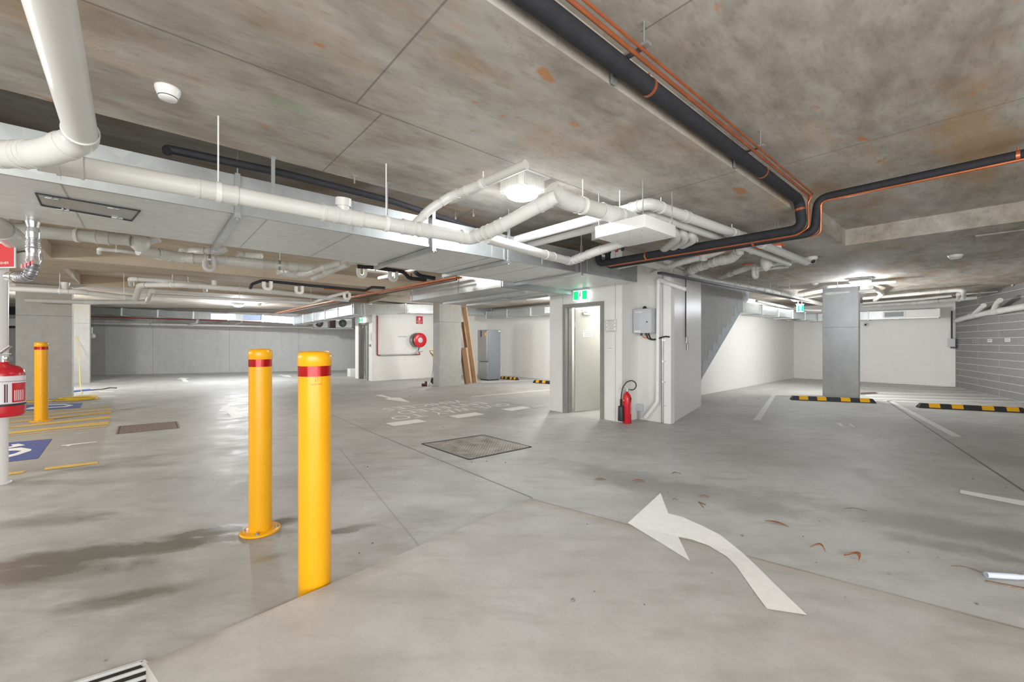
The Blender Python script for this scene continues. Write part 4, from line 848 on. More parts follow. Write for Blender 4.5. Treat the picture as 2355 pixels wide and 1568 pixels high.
paint(AR, 'painted_arrow', 'paint', 'large curved white arrow painted across the ramp edge in the foreground')
paint([(500, 947), (515, 934.5), (556, 938), (540, 941), (561, 960), (536, 962.5), (521, 946)], 'painted_arrow', 'paint', 'white floor arrow left of the bolted yellow bollard')
paint([(862, 909), (876, 907.5), (899, 914), (921, 914.5), (944, 925.5), (885, 918), (894, 915.6)], 'painted_arrow', 'paint', 'white floor arrow pointing right toward the painted words')
paint([(405, 872), (418, 868), (437, 870.5), (427, 871.2), (434, 877.5), (423, 878), (416, 872)], 'painted_arrow', 'paint', 'small white floor arrow near the far concrete wall')
paint([(638, 862), (646, 861), (653, 862.7), (664, 862.2), (671, 867.2), (648, 865.2), (652, 864)], 'painted_arrow', 'paint', 'tiny distant white floor arrow between the two near bollards')
for i, q in enumerate(([(886, 973.5), (960, 964), (983, 969.5), (906, 980)], [(1032, 957), (1093, 948), (1115, 953), (1053, 962)], [(1152, 941), (1202, 934), (1223, 938), (1176, 945.5)])):
    paint(q, 'holding_line_block', 'paint', ('nearest of the three white holding line blocks, beside the word TO', 'middle of the three white holding line blocks, beside the word WAY', 'farthest of the three white holding line blocks, beside the word GIVE')[i])
# words seen upside down
def floor_word(s, a0, a1, b0, b1, label):              # reads toward -A, letter tops toward the camera
    mb = text(s, 1.0, (0, 0, 0), (1, 0, 0), (0, 1, 0), 'paint', False, align='LEFT'); xs = [v.x for v in mb.v]; ys = [v.y for v in mb.v]
    x0, x1, y0, y1 = min(xs), max(xs), min(ys), max(ys); out = MB()
    out.add([G(a0+(a1-a0)*(v.x-x0)/(x1-x0), b1+(b0-b1)*(v.y-y0)/(y1-y0), .003) for v in mb.v], mb.f)
    out.build('painted_word', 'paint', label=label, cat='road marking')
floor_word('GIVE', 6.15, 5.32, 6.98, 7.34, 'white floor lettering GIVE, rightmost word of the nearest painted line')
floor_word('WAY', 5.15, 4.22, 6.98, 7.40, 'white floor lettering WAY in the middle of the nearest painted line')
floor_word('TO', 4.02, 3.36, 6.98, 7.36, 'white floor lettering TO behind the nearest holding line block')
floor_word('ENTERED', 5.85, 3.72, 7.48, 7.84, 'white floor lettering ENTERED on the second painted line')
floor_word('VEHICLES', 5.70, 3.70, 8.05, 8.42, 'white floor lettering VEHICLES on the farthest painted line')
paint([(1776, 907.5), (1785, 907.5), (1749, 966), (1733, 965.5)], 'bay_line', 'paint_worn', 'short white bay line left of the bay number 11')
paint([(2040, 921), (2052, 922), (2212, 1004.5), (2190, 1004)], 'bay_line', 'paint_worn', 'long slanting white bay line right of the bay number 11')
paint([(2209, 1127), (2400, 1160), (2400, 1173), (2208, 1134.5)], 'bay_line', 'paint', 'white bay line cut by the right edge of the photo')
paint([(1785, 907.5), (1817, 908.5), (1817, 909.8), (1784, 908.8)], 'bay_line', 'paint_worn', 'thin white line joining the bay line to the wheel stop')
for i, x in enumerate((1920, 1950)):
    paint([(x, 973), (x+14, 973), (x+20, 981), (x+11, 979.5), (x+8, 975.5)] if i == 0 else [(x-1, 974.5), (x+8, 975), (x+15, 983), (x+13, 983), (x+5, 977)], 'painted_digit', 'paint_worn', ('left' if i == 0 else 'right')+' digit 1 of the bay number 11 on the floor')
hl = [((1982, 881.5), (2130, 883.5)), ((1982, 885), (2185, 889)), ((1982, 890.5), (2225, 895)), ((1990, 894), (2240, 901)), ((2020, 903), (2270, 908)), ((1990, 909), (2320, 917)), ((2000, 915.5), (2355, 925)), ((2030, 921), (2110, 925))]
for (x0, y0), (x1, y1) in hl:
    h = .55 if y0 < 895 else .9
    paint([(x0, y0-h), (x1, y1-h), (x1, y1+h), (x0, y0+h)], 'hatch_line', 'paint_worn', 'thin white hatch stripe on the floor before the block wall', group='white hatch stripes right of the grey column')
paint([(1082, 911.5), (1268, 895.3), (1268, 896.8), (1088, 913)], 'bay_line', 'paint_worn', 'thin white bay line behind the painted words')
paint([(1222, 936.5), (1268, 930.5), (1268, 932), (1226, 938)], 'bay_line', 'paint_worn', 'short thin white line joining the farthest holding block')
paint([(1105, 878.5), (1262, 871.5), (1262, 873), (1110, 880)], 'bay_line', 'paint_worn', 'faint white line in front of the grey fridge')
paint([(1150, 921), (1160, 919), (1172, 919), (1176, 921), (1166, 923), (1155, 923.3)], 'bay_number', 'washed', 'washed out bay number painted behind the word GIVE')
paint([(1012, 900), (1022, 899), (1036, 899.6), (1024, 901.4)], 'bay_number', 'washed', 'faint bay number painted in front of the centre column')
# accessible bays at the left
s1 = paint([(-120, 1030), (120, 1009), (87, 1054.5), (-160, 1082)], 'accessible_symbol', 'blue', 'blue accessible parking square beside the white post, nearest')
for q in ([(-30, 1036), (14, 1033), (48, 1029.5), (73, 1033.5), (71, 1037), (41, 1047), (14, 1053.5), (-30, 1060), (-30, 1053), (14, 1048), (34, 1043.5), (49, 1037.3), (38, 1036.5), (14, 1037.5), (-30, 1041)],
          [(-30, 1033), (14, 1029), (30, 1026), (25, 1023), (44, 1020.8), (58, 1024.2), (34, 1028.5), (14, 1032)]):
    paint(q, 'white_symbol', 'paint', None, None, s1, lift=.005)
s2 = paint([(-60, 936), (190, 926.8), (184, 938), (-60, 950.5)], 'accessible_symbol', 'blue', 'blue accessible parking square in front of the left column')
for q in ([(104, 930.8), (150, 929.6), (170, 932.2), (152, 936), (104, 938.8), (104, 937), (148, 934.6), (157, 932.6), (146, 931.4), (104, 932.3)], [(44, 940.8), (60, 940), (70, 936.5), (100, 935.4), (100, 940.5), (44, 942.4)]):
    paint(q, 'white_symbol', 'paint', None, None, s2, lift=.005)
for q in ([(14, 961.5), (258, 939), (257, 941.5), (14, 963.5)], [(14, 970.5), (257, 945), (256, 950), (14, 973)], [(14, 982), (256, 956), (254, 962), (14, 985)],
          [(14, 994), (115, 984), (252, 968), (250, 976), (120, 987.5), (14, 999.5)], [(14, 1001.5), (120, 992), (248, 979), (247, 981), (14, 1003)], [(14, 955), (258, 933), (258, 934), (14, 956.5)]):
    paint(q, 'yellow_hatch_stripe', 'ypaint', 'yellow hatch stripe between the two blue accessible squares', group='yellow hatch stripes at the left')
paint([(14, 1087.5), (60, 1082.5), (52, 1088), (14, 1093.5)], 'yellow_line', 'ypaint', 'short yellow floor line beside the white post')
paint([(104, 1075.5), (227, 1061), (225, 1066.5), (101, 1081.5)], 'yellow_line', 'ypaint', 'yellow floor line right of the orange stained patch')
paint([(141, 1024), (221.5, 1015.6), (221.5, 1017), (165, 1023.5), (158, 1026.5), (151, 1026), (153, 1024.6), (141, 1025.4)], 'painted_digit', 'paint', 'thin white painted mark beside the nearest blue square')
paint([(173, 997), (178, 995.3), (207, 994), (200, 996), (176, 998.6)], 'painted_digit', 'washed', 'faint white painted mark below the yellow hatch')
paint([(210, 926.6), (243, 924.8), (243, 925.8), (210, 928)], 'painted_digit', 'paint_worn', 'thin white mark right of the far blue square')
for p, q in (((227, 901), (262, 900)), ((216, 913.5), (267, 911)), ((206, 878), (271, 874))):
    paint([(p[0], p[1]-.7), (q[0], q[1]-.7), (q[0], q[1]+.7), (p[0], p[1]+.7)], 'bay_line', 'paint_worn', 'thin white line on the floor right of the far left columns', group='thin white lines near the far left columns')
# ================================================================== GRATES AND LIDS
def quad(p, z): return [Vector((v.x, v.y, z)) for v in [fl(*x) for x in p]]
q = quad([(971, 1020.8), (1111, 1000.4), (1221.8, 1028), (1079, 1057)], .0)
m = MB(); m.prism([v+Z*.001 for v in q], Z*.002); lid = m.build('access_cover', 'steel', label='square chequer plate access cover set in the floor', cat='access cover')
qc = sum(q, Vector())/4
def inset(q, k): c = sum(q, Vector())/4; return [c+(v-c)*k for v in q]
qi = [a.lerp(b, .06) for a, b in zip(q, inset(q, 0))]
MB().prism([v+Z*.003 for v in qi], Z*.003).build('chequer_plate', 'chequer', lid)
m = MB()
for i in range(4): a, b = q[i], q[(i+1) % 4]; m.box((a+b)/2+Z*.002, (b-a).normalized(), Z.cross((b-a).normalized()), Z, (b-a).length/2, .014, .0022)
m.build('dark_gap', 'pit', lid)
m = MB(); a, b = qi[0], qi[3]; m.box((a+b)/2+Z*.006, (b-a).normalized(), Z.cross((b-a).normalized()), Z, (b-a).length/2, .028, .0012); a, b = qi[1], qi[2]; m.box((a+b)/2+Z*.006, (b-a).normalized(), Z.cross((b-a).normalized()), Z, (b-a).length/2, .012, .0012); m.build('rim_strip', 'steel', lid)
def grate(label, q, n, along_first, mat, t=.012, frame=.02, pit='pit', z=.002, h=.004):
    a, b, c, d = q; m = MB().prism([v+Z*.001 for v in q], Z*.0012); e = m.build('drain_grate', pit, label=label, cat='drain')
    m = MB()
    for i in range(4): u, v = q[i], q[(i+1) % 4]; dr = (v-u).normalized(); m.box((u+v)/2+Z*(z+h/2), dr, Z.cross(dr), Z, (v-u).length/2, frame/2, h/2)
    m.build('grate_frame', mat, e); m = MB()
    for k in range(1, n):
        u = a.lerp(b, k/n); v = d.lerp(c, k/n)
        if not along_first: u = a.lerp(d, k/n); v = b.lerp(c, k/n)
        dr = (v-u).normalized(); m.box((u+v)/2+Z*(z+h/2), dr, Z.cross(dr), Z, (v-u).length/2, t/2, h/2)
    m.build('grate_bars', mat, e); return e
grate('long narrow brown drain grate left of the bolted yellow bollard', quad([(269, 998), (274.5, 980.6), (405.6, 969.6), (411, 984.4)], 0)[0:1]+quad([(274.5, 980.6), (405.6, 969.6), (411, 984.4)], 0), 46, False, 'grate', t=.014, frame=.03)
g0 = fl(328, 1527); g1 = fl(376, 1571); g3 = fl(150, 1584); g1 = g0+(g1-g0)*2.2; g3 = g0+(g3-g0)*1.15; g2 = g1+(g3-g0)
grate('galvanised bar grate at the bottom left corner beside the ramp', [g0, g1, g2, g3], 7, True, 'galv_pale', t=.010, frame=.016, z=.004, h=.012)
grate('small dark floor drain grate behind the grey column', quad([(1978, 903), (2012, 901.8), (2018, 905), (1980, 907.5)], 0), 8, True, 'grate', t=.02, frame=.03)
# ================================================================== WALL ITEMS ON THE CORE
FP = AF-.002
def plate(name, label, p, w, h, dirn, nrm, mat='white', th=.004, cat='sign'):
    m = MB(); m.box(p, dirn, nrm, Z, w/2, th/2, h/2); return m.build(name, mat, label=label, cat=cat)
p = on_a(1405, 749.5, AF-.006); p.z = EYE+(HY-749.5)/F*p.y
sg = plate('notice_sign', 'square white notice with six lines of black capitals right of the open door', p, .245, .225, B, A)
m = MB()
for u, v, hw, hh in ((0, .104, .112, .002), (0, -.104, .112, .002), (.112, 0, .002, .106), (-.112, 0, .002, .106)): m.box(p-A*.003+B*u+Z*v, B, A, Z, hw, .0006, hh)
m.build('black_border', 'ink', sg)
for i, (s, w) in enumerate((('PLEASE ENSURE', .15), ('YOUR GARAGE DOOR', .19), ('REMOTE IS KEPT', .13), ('AWAY FROM THE SAFE', .20), ('EQUIPMENT', .12), ('IN THIS BASEMENT', .20))):
    text(s, .024, p-A*.004+Z*(.084-.034*i), -B, Z, 'ink', sg, w=w)
p = on_a(1403, 801, AF-.006); sg = plate('small_plate', 'small white name plate beside the open door below the notice', p, .165, .045, B, A)
text('Lift Button', .026, p-A*.004, -B, Z, 'ink', sg, w=.13)
# green exit sign over door
def exitsign(label, p, w, h, rd, nrm, rod=0.0):
    m = MB(); m.box(p, rd, nrm, Z, w/2, .022, h/2, .006); e = m.build('exit_sign', 'wlite', label=label, cat='exit sign')
    for s_ in (-1, 1): MB().box(p-nrm*.024+rd*(s_*w*.31), rd, nrm, Z, w*.165, .001, h*.44).build('green_panel', 'green', e)
    q = p-nrm*.025; m = MB(); k = h/.18
    def limb(x0, z0, x1, z1, r): m.cyl(q+rd*x0*k+Z*z0*k, q+rd*x1*k+Z*z1*k, r*k, n=6)
    m.cyl(q+rd*.006*k+Z*.058*k, q+rd*.006*k+Z*.058*k-nrm*.002, .011*k, n=12)
    limb(.002, .042, -.004, .004, .007); limb(-.004, .006, .018, -.014, .006); limb(.018, -.014, .024, -.05, .005); limb(-.004, .004, -.014, -.028, .006); limb(-.014, -.028, -.034, -.03, .005)
    limb(.002, .04, .022, .022, .004); limb(.002, .04, -.022, .030, .004); limb(-.022, .03, -.026, .01, .004)
    m.build('running_figure', 'ink', e)
    m = MB(); m.box(p+Z*(h/2+.012), rd, nrm, Z, w*.56, .03, .012, .004); m.build('sign_housing', 'greybox', e)
    if rod: m = MB(); m.cyl(p+rd*w*.3+Z*(h/2), p+rd*w*.3+Z*(h/2+rod), .006, n=8); m.cyl(p-rd*w*.3+Z*(h/2), p-rd*w*.3+Z*(h/2+rod), .006, n=8); m.build('hanging_rod', 'steel', e)
    return e
p = on_a(1336, 679, AF-.06); exitsign('lit green and white exit sign above the open grey door', p, .34, .185, -B, A)
p = on_a(831, 736, 6.0); exitsign('small distant green exit sign above the narrow door by the hose reel wall', p, .34, .18, -B, A)
p = at(1840, 709, 2.45); p = atY(1840, 709, 13.0); exitsign('small exit sign hanging left of the grey column', p, .20, .22, Vector((1, 0, 0)), Vector((0, 1, 0)), rod=.3)
# control cabinet
a1 = AS-.18; pc = on_a(1477, 738, a1); w = .36; h = .43
m = MB(); m.gbox(a1, AS-.02, ab(pc)[1]-w/2, ab(pc)[1]+w/2, pc.z-h/2, pc.z+h/2, .008)
cab = m.build('control_cabinet', 'greybox', label='light grey electrical cabinet on the white core wall with cables below', cat='cabinet'); cb = ab(pc)[1]; cz = pc.z
m = MB(); m.gbox(a1-.012, a1, cb-w/2+.005, cb+w/2-.005, cz-h/2+.005, cz+h/2-.005, .004); dr = m.build('cabinet_door', 'greybox', cab)
MB().cyl(G(a1-.012, cb-.10, cz-.02), G(a1-.022, cb-.10, cz-.02), .012, n=16).build('lock', 'dark', dr)
m = MB(); m.gbox(a1-.014, a1-.012, cb+.0, cb+.12, cz+.15, cz+.165); m.build('name_strip', 'white', dr)
m = MB(); m.gbox(a1-.014, a1-.012, cb+.03, cb+.15, cz-.20, cz-.165); m.build('name_strip', 'white', dr)
m = MB(); m.lathe(G(AS-.10, cb, cz+h/2), Z, [(.035, 0), (.035, .02), (.028, .045), (0, .055)], 20); m.build('beacon', 'dark', cab)
MB().gbox(AS-.04, AS-.002, cb-w/2-.06, cb-w/2-.01, cz-h/2-.02, cz+h/2+.02).build('mounting_rail', 'steel', cab)
for i, (o, r, mt) in enumerate(((.07, .012, 'orange'), (-.02, .015, 'black'), (-.07, .018, 'black'))):
    b0_ = cb+o; pts = [G(AS-.09, b0_, cz-h/2), G(AS-.09, b0_-.03, cz-h/2-.09), G(AS-.07, b0_-.12+.02*i, cz-h/2-.12), G(AS-.05, cb-.36, cz-h/2-.06), G(AS-.05, cb-.44, cz-h/2-.07)]
    if i == 0: pts = [G(AS-.09, b0_, cz-h/2), G(AS-.08, b0_-.02, cz-h/2-.07), G(AS-.07, b0_-.10, cz-h/2-.08), G(AS-.05, b0_-.12, cz-h/2)]
    MB().sweep(fillet(pts, .06)[0], r*.7, 10).build('cable', mt, cab)
    MB().cyl(G(AS-.09, b0_, cz-h/2-.04), G(AS-.09, b0_, cz-h/2), .017, n=12).build('cable_gland', 'dark', cab)
def aw(px, py, off=.03): return on_a(px, py, AS-off)
pc0 = aw(1527, 776); pc1 = aw(1524, 968); pc1.z = .01; pc0b = Vector((pc1.x, pc1.y, pc0.z))
e = MB().sweep([pc1, pc0b], .022, 14).build('conduit', 'steel', label='grey conduit running down the core wall from the cabinet cables', cat='conduit')
for k in (.2, .48, .72, .97):
    q = pc1.lerp(pc0b, k); m = MB().cyl(q-Z*.01, q+Z*.01, .026, n=14); m.box(q-B*.04, B, A, Z, .02, .008, .006); m.build('saddle_clamp', 'chrome', e)
e = pipe('white downpipe on the core wall with a bend at top and foot', [G(AS-.01, 3.30, 2.28), G(AS-.05, BC+.05, 2.42), aw(1514, 641, .05), Vector((*aw(1512, 920, .05).xy, .36)), Vector((*aw(1484, 955, .08).xy, .06))], .035, 'white', 'white', name='downpipe', n=16, rad=1.3)
q = aw(1470, 945, .04); q.z = .22
m = MB(); m.box(q, B, A, Z, .075, .04, .06, .008); e = m.build('junction_box', 'greybox', label='small grey junction box low on the core wall beside the red extinguisher', cat='junction box')
m = MB(); m.cyl(Vector((q.x, q.y, .0))-B*.012, q-B*.012-Z*.05, .011, n=8); m.cyl(Vector((q.x, q.y, .0))+B*.02, q+B*.02-Z*.05, .011, n=8); m.build('conduit_leg', 'steel', e)
# thin conduit and isolator on the side wall
sd = (Vector((4.18, 9.20, 0))-G(AS, BC)).normalized(); sn = Vector((sd.y, -sd.x, 0)); s0 = G(AS, BC)
def onside(px, py, off=.02):
    t = (px-CX)/F; o = s0+sn*off; k = (t*o.y-o.x)/(sd.x-t*sd.y); p = o+sd*k; p.z = EYE+(HY-py)/F*p.y; return p
c0 = onside(1577, 668); c1 = onside(1578, 785); c1 = Vector((c0.x, c0.y, c1.z))
e = MB().cyl(c1, c0, .012, n=10).cyl(c0, c0+Z*.3, .008, n=8).build('conduit', 'dark', label='thin dark conduit with a socket on the right side of the white core', cat='conduit')
m = MB(); m.box(c1+sd*.03+Z*.02, sd, sn, Z, .04, .03, .07, .006); m.cyl(c1+sd*.05-Z*.04+sn*.02, c1+sd*.05-Z*.16+sn*.02, .022, n=12); m.build('socket', 'steel', e)
# CO2 extinguisher on the floor
cx = fl(1442, 973); c = Vector((cx.x, cx.y, 0)); e = MB().lathe(c, Z, [(0, .0), (.066, 0), (.073, .008), (.073, .43), (.066, .475), (.045, .51), (.025, .525), (.022, .55), (0, .551)], 32).build('carbon_dioxide_extinguisher', 'red', label='slim red fire extinguisher with black horn standing at the core corner', cat='fire extinguisher')
arcpatch(c, .0737, math.radians(-60), math.radians(-25), .17, .36, 4).build('printed_label', plain('faded_print', (.62, .25, .28), .5, var=.2, scale=60), e)
arcpatch(c, .0737, math.radians(-60), math.radians(-20), .40, .45, 4).build('black_mark', 'ink', e)
MB().cyl(c+Z*.545, c+Z*.60, .02, n=14).cyl(c+Z*.575, c+Vector((.06, 0, .575)), .009, n=10).build('valve', 'chrome', e)
m = MB(); m.box(c+Vector((-.05, 0, .625)), Vector((.9, 0, -.35)).normalized(), Vector((0, 1, 0)), Vector((.35, 0, .9)).normalized(), .09, .009, .004); m.box(c+Vector((-.06, 0, .592)), Vector((1, 0, .02)), Vector((0, 1, 0)), Z, .08, .009, .004); m.build('lever_handle', 'steel', e)
hp = [c+Vector((.03, 0, .585)), c+Vector((.10, 0, .57)), c+Vector((.155, -.01, .62)), c+Vector((.15, -.02, .70)), c+Vector((.08, -.02, .745)), c+Vector((-.01, -.02, .72)), c+Vector((-.08, -.02, .62)), c+Vector((-.105, -.02, .50)), c+Vector((-.108, -.02, .38))]
MB().sweep(fillet(hp, .05)[0], .010, 12).build('hose', 'dark', e)
MB().lathe(c+Vector((-.108, -.02, 0)), Z, [(.0, .045), (.052, .045), (.055, .06), (.050, .285), (.045, .30), (.020, .305), (.018, .42), (0, .421)], 24).build('horn', 'dark', e)
MB().lathe(c+Vector((-.055, -.02, .40)), Vector((1, 0, .3)), [(.015, -.02), (.018, -.018), (.018, .018), (.015, .02)], 12).build('yellow_tag', 'ystripe', e)
# ================================================================== HOSE REEL WALL
WB = 14.62
p = on_b(964.5, 736, WB-.01); m = MB(); m.box(p, A, B, Z, .155, .004, .16); e = m.build('hose_reel_sign', 'white', label='red and white hose reel sign above the reel', cat='sign')
MB().box(p-B*.005, A, B, Z, .145, .001, .15).build('red_face', 'red', e)
m = MB(); m.lathe(p-B*.0068+Z*.055, B, [(0, -.0005), (.05, -.0005), (.05, .0005), (0, .0005)], 20); m.box(p-B*.0068+Z*.0-A*.015, A, B, Z, .014, .0006, .045); m.build('reel_symbol', 'label', e)
text('FIRE HOSE', .05, p-B*.007-Z*.065, A, Z, 'white', e, w=.22); text('REEL', .045, p-B*.007-Z*.115, A, Z, 'white', e, w=.10)
p = on_b(925.5, 774, WB-.01); e = plate('wall_notice', 'small white plate on the wall left of the hose reel', p, .42, .095, A, B)
text('FIRE HOSE REEL', .05, p-B*.004, A, Z, 'ink', e, w=.34)
rc = on_b(968, 782, 14.20); rc0 = rc+B*.40
e = MB().lathe(rc0, -B, [(0, 0), (.27, 0), (.27, .02), (.25, .025), (.25, .19), (0, .19)], 36).build('hose_reel', 'steel', label='red fire hose reel mounted on the white wall left of the centre column', cat='hose reel')
MB().lathe(rc0-B*.19, -B, [(.17, 0), (.255, 0), (.27, .03), (.27, .10), (.24, .14), (.17, .14)], 36).build('hose_coil', 'dark', e)
d_ = MB().lathe(rc0-B*.33, -B, [(0, 0), (.275, 0), (.275, .02), (.26, .028), (.12, .028), (0, .03)], 40).build('reel_disc', 'red', e)
MB().lathe(rc0-B*.36, -B, [(0, .0), (.10, 0), (.10, .006), (0, .006)], 28).build('centre_label', 'label', d_)
MB().lathe(rc0-B*.366, -B, [(.04, 0), (.05, 0), (.05, .002), (.04, .002)], 20).build('label_ring', 'steel', d_)
pj = on_b(961, 812, 14.35); MB().sweep([rc0-B*.25-Z*.2-A*.05, rc0-B*.26-Z*.30, pj+Z*.05], .022, 12).build('feed_hose', 'dark', e)
pv0 = on_b(868, 726, WB-.04); pv1 = on_b(868, 817, WB-.04); pv1 = Vector((pv0.x, pv0.y, pv1.z)); ph = on_b(958, 816, WB-.04); ph.z = pv1.z
e = pipe('dark red water pipe dropping down the wall then running to the hose reel', [pv0, pv1, ph, ph-B*.25+A*.02, Vector((*pj.xy, pj.z+.10))], .022, 'redpipe', None, name='water_pipe', elbows=False, n=10, rad=3)
m = MB(); m.cyl(pv1+A*.1, ph, .030, n=10); m.build('grey_lagging', 'steel', e); m = MB(); q = Vector((*pj.xy, pj.z+.05)); m.cyl(q, q+A*.22+Z*.02, .012, n=8); m.cyl(q-Z*.04, q+Z*.06, .03, n=12); m.build('stop_valve', 'steel', e)
p = on_b(995, 778, 11.95); 
# wall plate by door 2
p = on_a(852, 775, 6.09); e = plate('wall_notice', 'tall pale notice on the narrow wall right of the distant door', p, .16, .30, B, A, 'label')
for k in range(3): text('NOTICE', .03, p-A*.004+Z*(.09-.08*k), -B, Z, 'steel', e, w=.11)
p = on_a(850, 794, 6.07); MB().box(p, B, A, Z, .05, .02, .04, .005).build('push_button', 'steel', label='small grey push button right of the distant door', cat='button')
p = fl(810, 866); MB().box(Vector((p.x-.05, p.y+.2, .16)), A, B, Z, .17, .17, .16, .01).build('white_box', 'white', label='white box on the floor left of the distant door', cat='box')
# ================================================================== AIR CONDITIONERS
acY = 19.6
def acunit(px0, px1, label):
    c = atY((px0+px1)/2, 743.5, acY); w = (px1-px0)/F*acY; h = 21/F*acY; X = Vector((1, 0, 0)); Y = Vector((0, 1, 0))
    m = MB(); m.box(c, X, Y, Z, w/2, .15, h/2, .01); e = m.build('air_conditioner_unit', 'white', label=label, cat='air conditioner', group=None)
    f = c-Y*.152-X*w*.06; MB().lathe(f, -Y, [(0, 0), (h*.43, 0), (h*.43, .006), (0, .006)], 32).build('fan_opening', 'dark', e)
    m = MB()
    for k in range(4): r = h*.42*(k+1)/4; m.lathe(f-Y*.008, -Y, [(r-.006, 0), (r, 0), (r, .006), (r-.006, .006)], 28)
    for k in range(8): a = k*math.pi/8; d = X*math.cos(a)+Z*math.sin(a); m.cyl(f-Y*.012-d*h*.42, f-Y*.012+d*h*.42, .004, n=4)
    m.build('fan_guard', 'steel', e)
acunit(723, 757, 'white air conditioner outdoor unit on the far shelf, left of the pair'); acunit(775, 812, 'white air conditioner outdoor unit on the far shelf, right of the pair')
c = atY(768, 756, acY); m = MB(); m.box(c, Vector((1, 0, 0)), Vector((0, 1, 0)), Z, 1.0, .2, .025); m.build('wall_shelf', 'greybox', label='long pale shelf carrying the two air conditioner units', cat='shelf')
c = atY(766, 744, acY+.1); m = MB()
for k in range(6): m.cyl(c+Vector((-.14+.05*k, 0, -.2)), c+Vector((-.14+.055*k, 0, .2)), .02, n=8)
m.build('pipe_bundle', 'brown', label='dark bundle of service pipes between the air conditioner units', cat='pipe bundle')
# ================================================================== FRIDGE, CARDBOARD, TROLLEY
fa0, fb0, fz = 9.33, 11.99, 1.86
m = MB(); m.gbox(fa0+.03, fa0+.60, fb0, fb0+.58, .03, fz, .01); fr = m.build('fridge', 'fridge_s', label='tall grey two door fridge against the back wall', cat='fridge')
m = MB(); m.gbox(fa0-.03, fa0+.028, fb0, fb0+.58, .70, fz-.005, .008); ud = m.build('upper_door', 'fridge_f', fr)
m = MB(); m.gbox(fa0-.03, fa0+.028, fb0, fb0+.58, .05, .675, .008); m.build('lower_door', 'fridge_f', fr)
MB().gbox(fa0-.034, fa0-.03, fb0+.33, fb0+.40, fz-.26, fz-.02).build('display_panel', 'dark', ud); MB().gbox(fa0-.034, fa0-.03, fb0+.05, fb0+.14, fz-.22, fz-.10).build('energy_sticker', 'ystripe', ud)
MB().gbox(fa0-.05, fa0-.03, fb0+.01, fb0+.03, .75, fz-.05).build('door_handle', 'steel', ud)
for aa in (.06, .55): MB().gbox(fa0+aa-.02, fa0+aa+.02, fb0+.05, fb0+.5, 0, .035).build('foot', 'dark', fr)
MB().gbox(fa0+.50, fa0+.59, fb0-.003, fb0, fz-.07, fz-.02).build('sticker', 'label', fr)
m = MB(); q = G(fa0+.66, fb0+.2)
for k in range(26):
    z = .1+k*.055; m.box(q+A*(random.uniform(-.02, .03)+.0035*(26-k))+Z*z, Vector((random.random(), random.random(), random.random())).normalized(), Z, A, .03+.0015*(26-k), .02, .03)
m.build('foil_wrap', 'foil', label='crumpled clear foil strip hanging down beside the fridge', cat='packaging')
def leanboard(label, base, top, w, t, name='cardboard_box', mat='card'):
    base = Vector(base); top = Vector(top); up = (top-base); L = up.length; up.normalize(); n_ = A.cross(up).normalized(); s_ = up.cross(n_).normalized()
    s_ = B.copy(); n_ = s_.cross(up).normalized()
    m = MB(); m.box((base+top)/2, s_, n_, up, w/2, t/2, L/2, .006); e = m.build(name, mat, label=label, cat='cardboard')
    m = MB(); m.box((base+top)/2-s_*(w/2+.0015)+n_*t*.35, s_, n_, up, .001, t*.12, L/2); m.build('pale_edge', 'card_edge', e)
    return e
tb = on_b(1092, 885, 11.55); tb.z = .03; tt = on_b(1067.5, 706, 11.55); leanboard('tall flat brown cardboard carton leaning on the centre column', tb, tt, .10, .16)
tb = on_b(1077, 884, 11.45); tb.z = .03; tt = on_b(1066, 800, 11.45); leanboard('short brown cardboard carton leaning in front of the tall one', tb, tt, .12, .24)
q = on_b(1056, 815, 11.36); 
tb = on_b(1085, 884, 11.72); tb.z = .02
leanboard('dark flat brown board between the two leaning cartons', tb, on_b(1066, 740, 11.72), .03, .22)
# hand trolley
t0 = on_b(998, 880, 12.1); t0.z = 0; tp = lambda px, py: on_b(px, py, 12.1)
m = MB().sweep(fillet([Vector((*tp(998, 870).xy, .12)), tp(999, 845), tp(998, 822), tp(989, 810), tp(988, 806), tp(996, 804), tp(1002, 811)], .06)[0], .017, 12)
e = m.build('hand_trolley', 'brass', label='yellow two wheeled hand trolley behind the centre column', cat='trolley')
MB().lathe(Vector((*tp(999, 876).xy, .12)), B+A*.9, [(0, -.03), (.10, -.03), (.12, -.015), (.12, .015), (.10, .03), (0, .03)], 24).build('wheel', 'rubber', e)
MB().sweep([tp(996, 848), tp(1001, 858), tp(998, 868)], .012, 8).build('curved_brace', 'brass', e)
MB().sweep(fillet([tp(990, 811), tp(994, 815), tp(998, 819)], .02)[0], .02, 8).build('grip', 'dark', e)
pw = on_b(1001, 774, 12.0); MB().sweep(fillet([pw, tp(997, 790), tp(996, 850), Vector((*tp(991, 876).xy, .10)), Vector((*fl(986, 889).xy, .01))], .2)[0], .007, 6).build('power_lead', 'dark', label='thin grey lead hanging from the wall socket beside the trolley', cat='cable')
MB().box(on_b(1001, 774, 11.9), A, B, Z, .05, .03, .06, .008).build('wall_socket', 'greybox', label='small grey power socket on the hidden side of the centre column', cat='socket')
c = fl(976, 888); m = MB(); m.cyl(c+Vector((-.08, 0, .045)), c+Vector((.08, 0, .045)), .045, n=16); e = m.build('dark_red_reel', 'brown', label='small dark red drum lying on the floor left of the centre column', cat='tool'); MB().cyl(c+Vector((.05, 0, .08)), c+Vector((.05, 0, .155)), .035, n=14).build('upright_drum', 'brown', e)
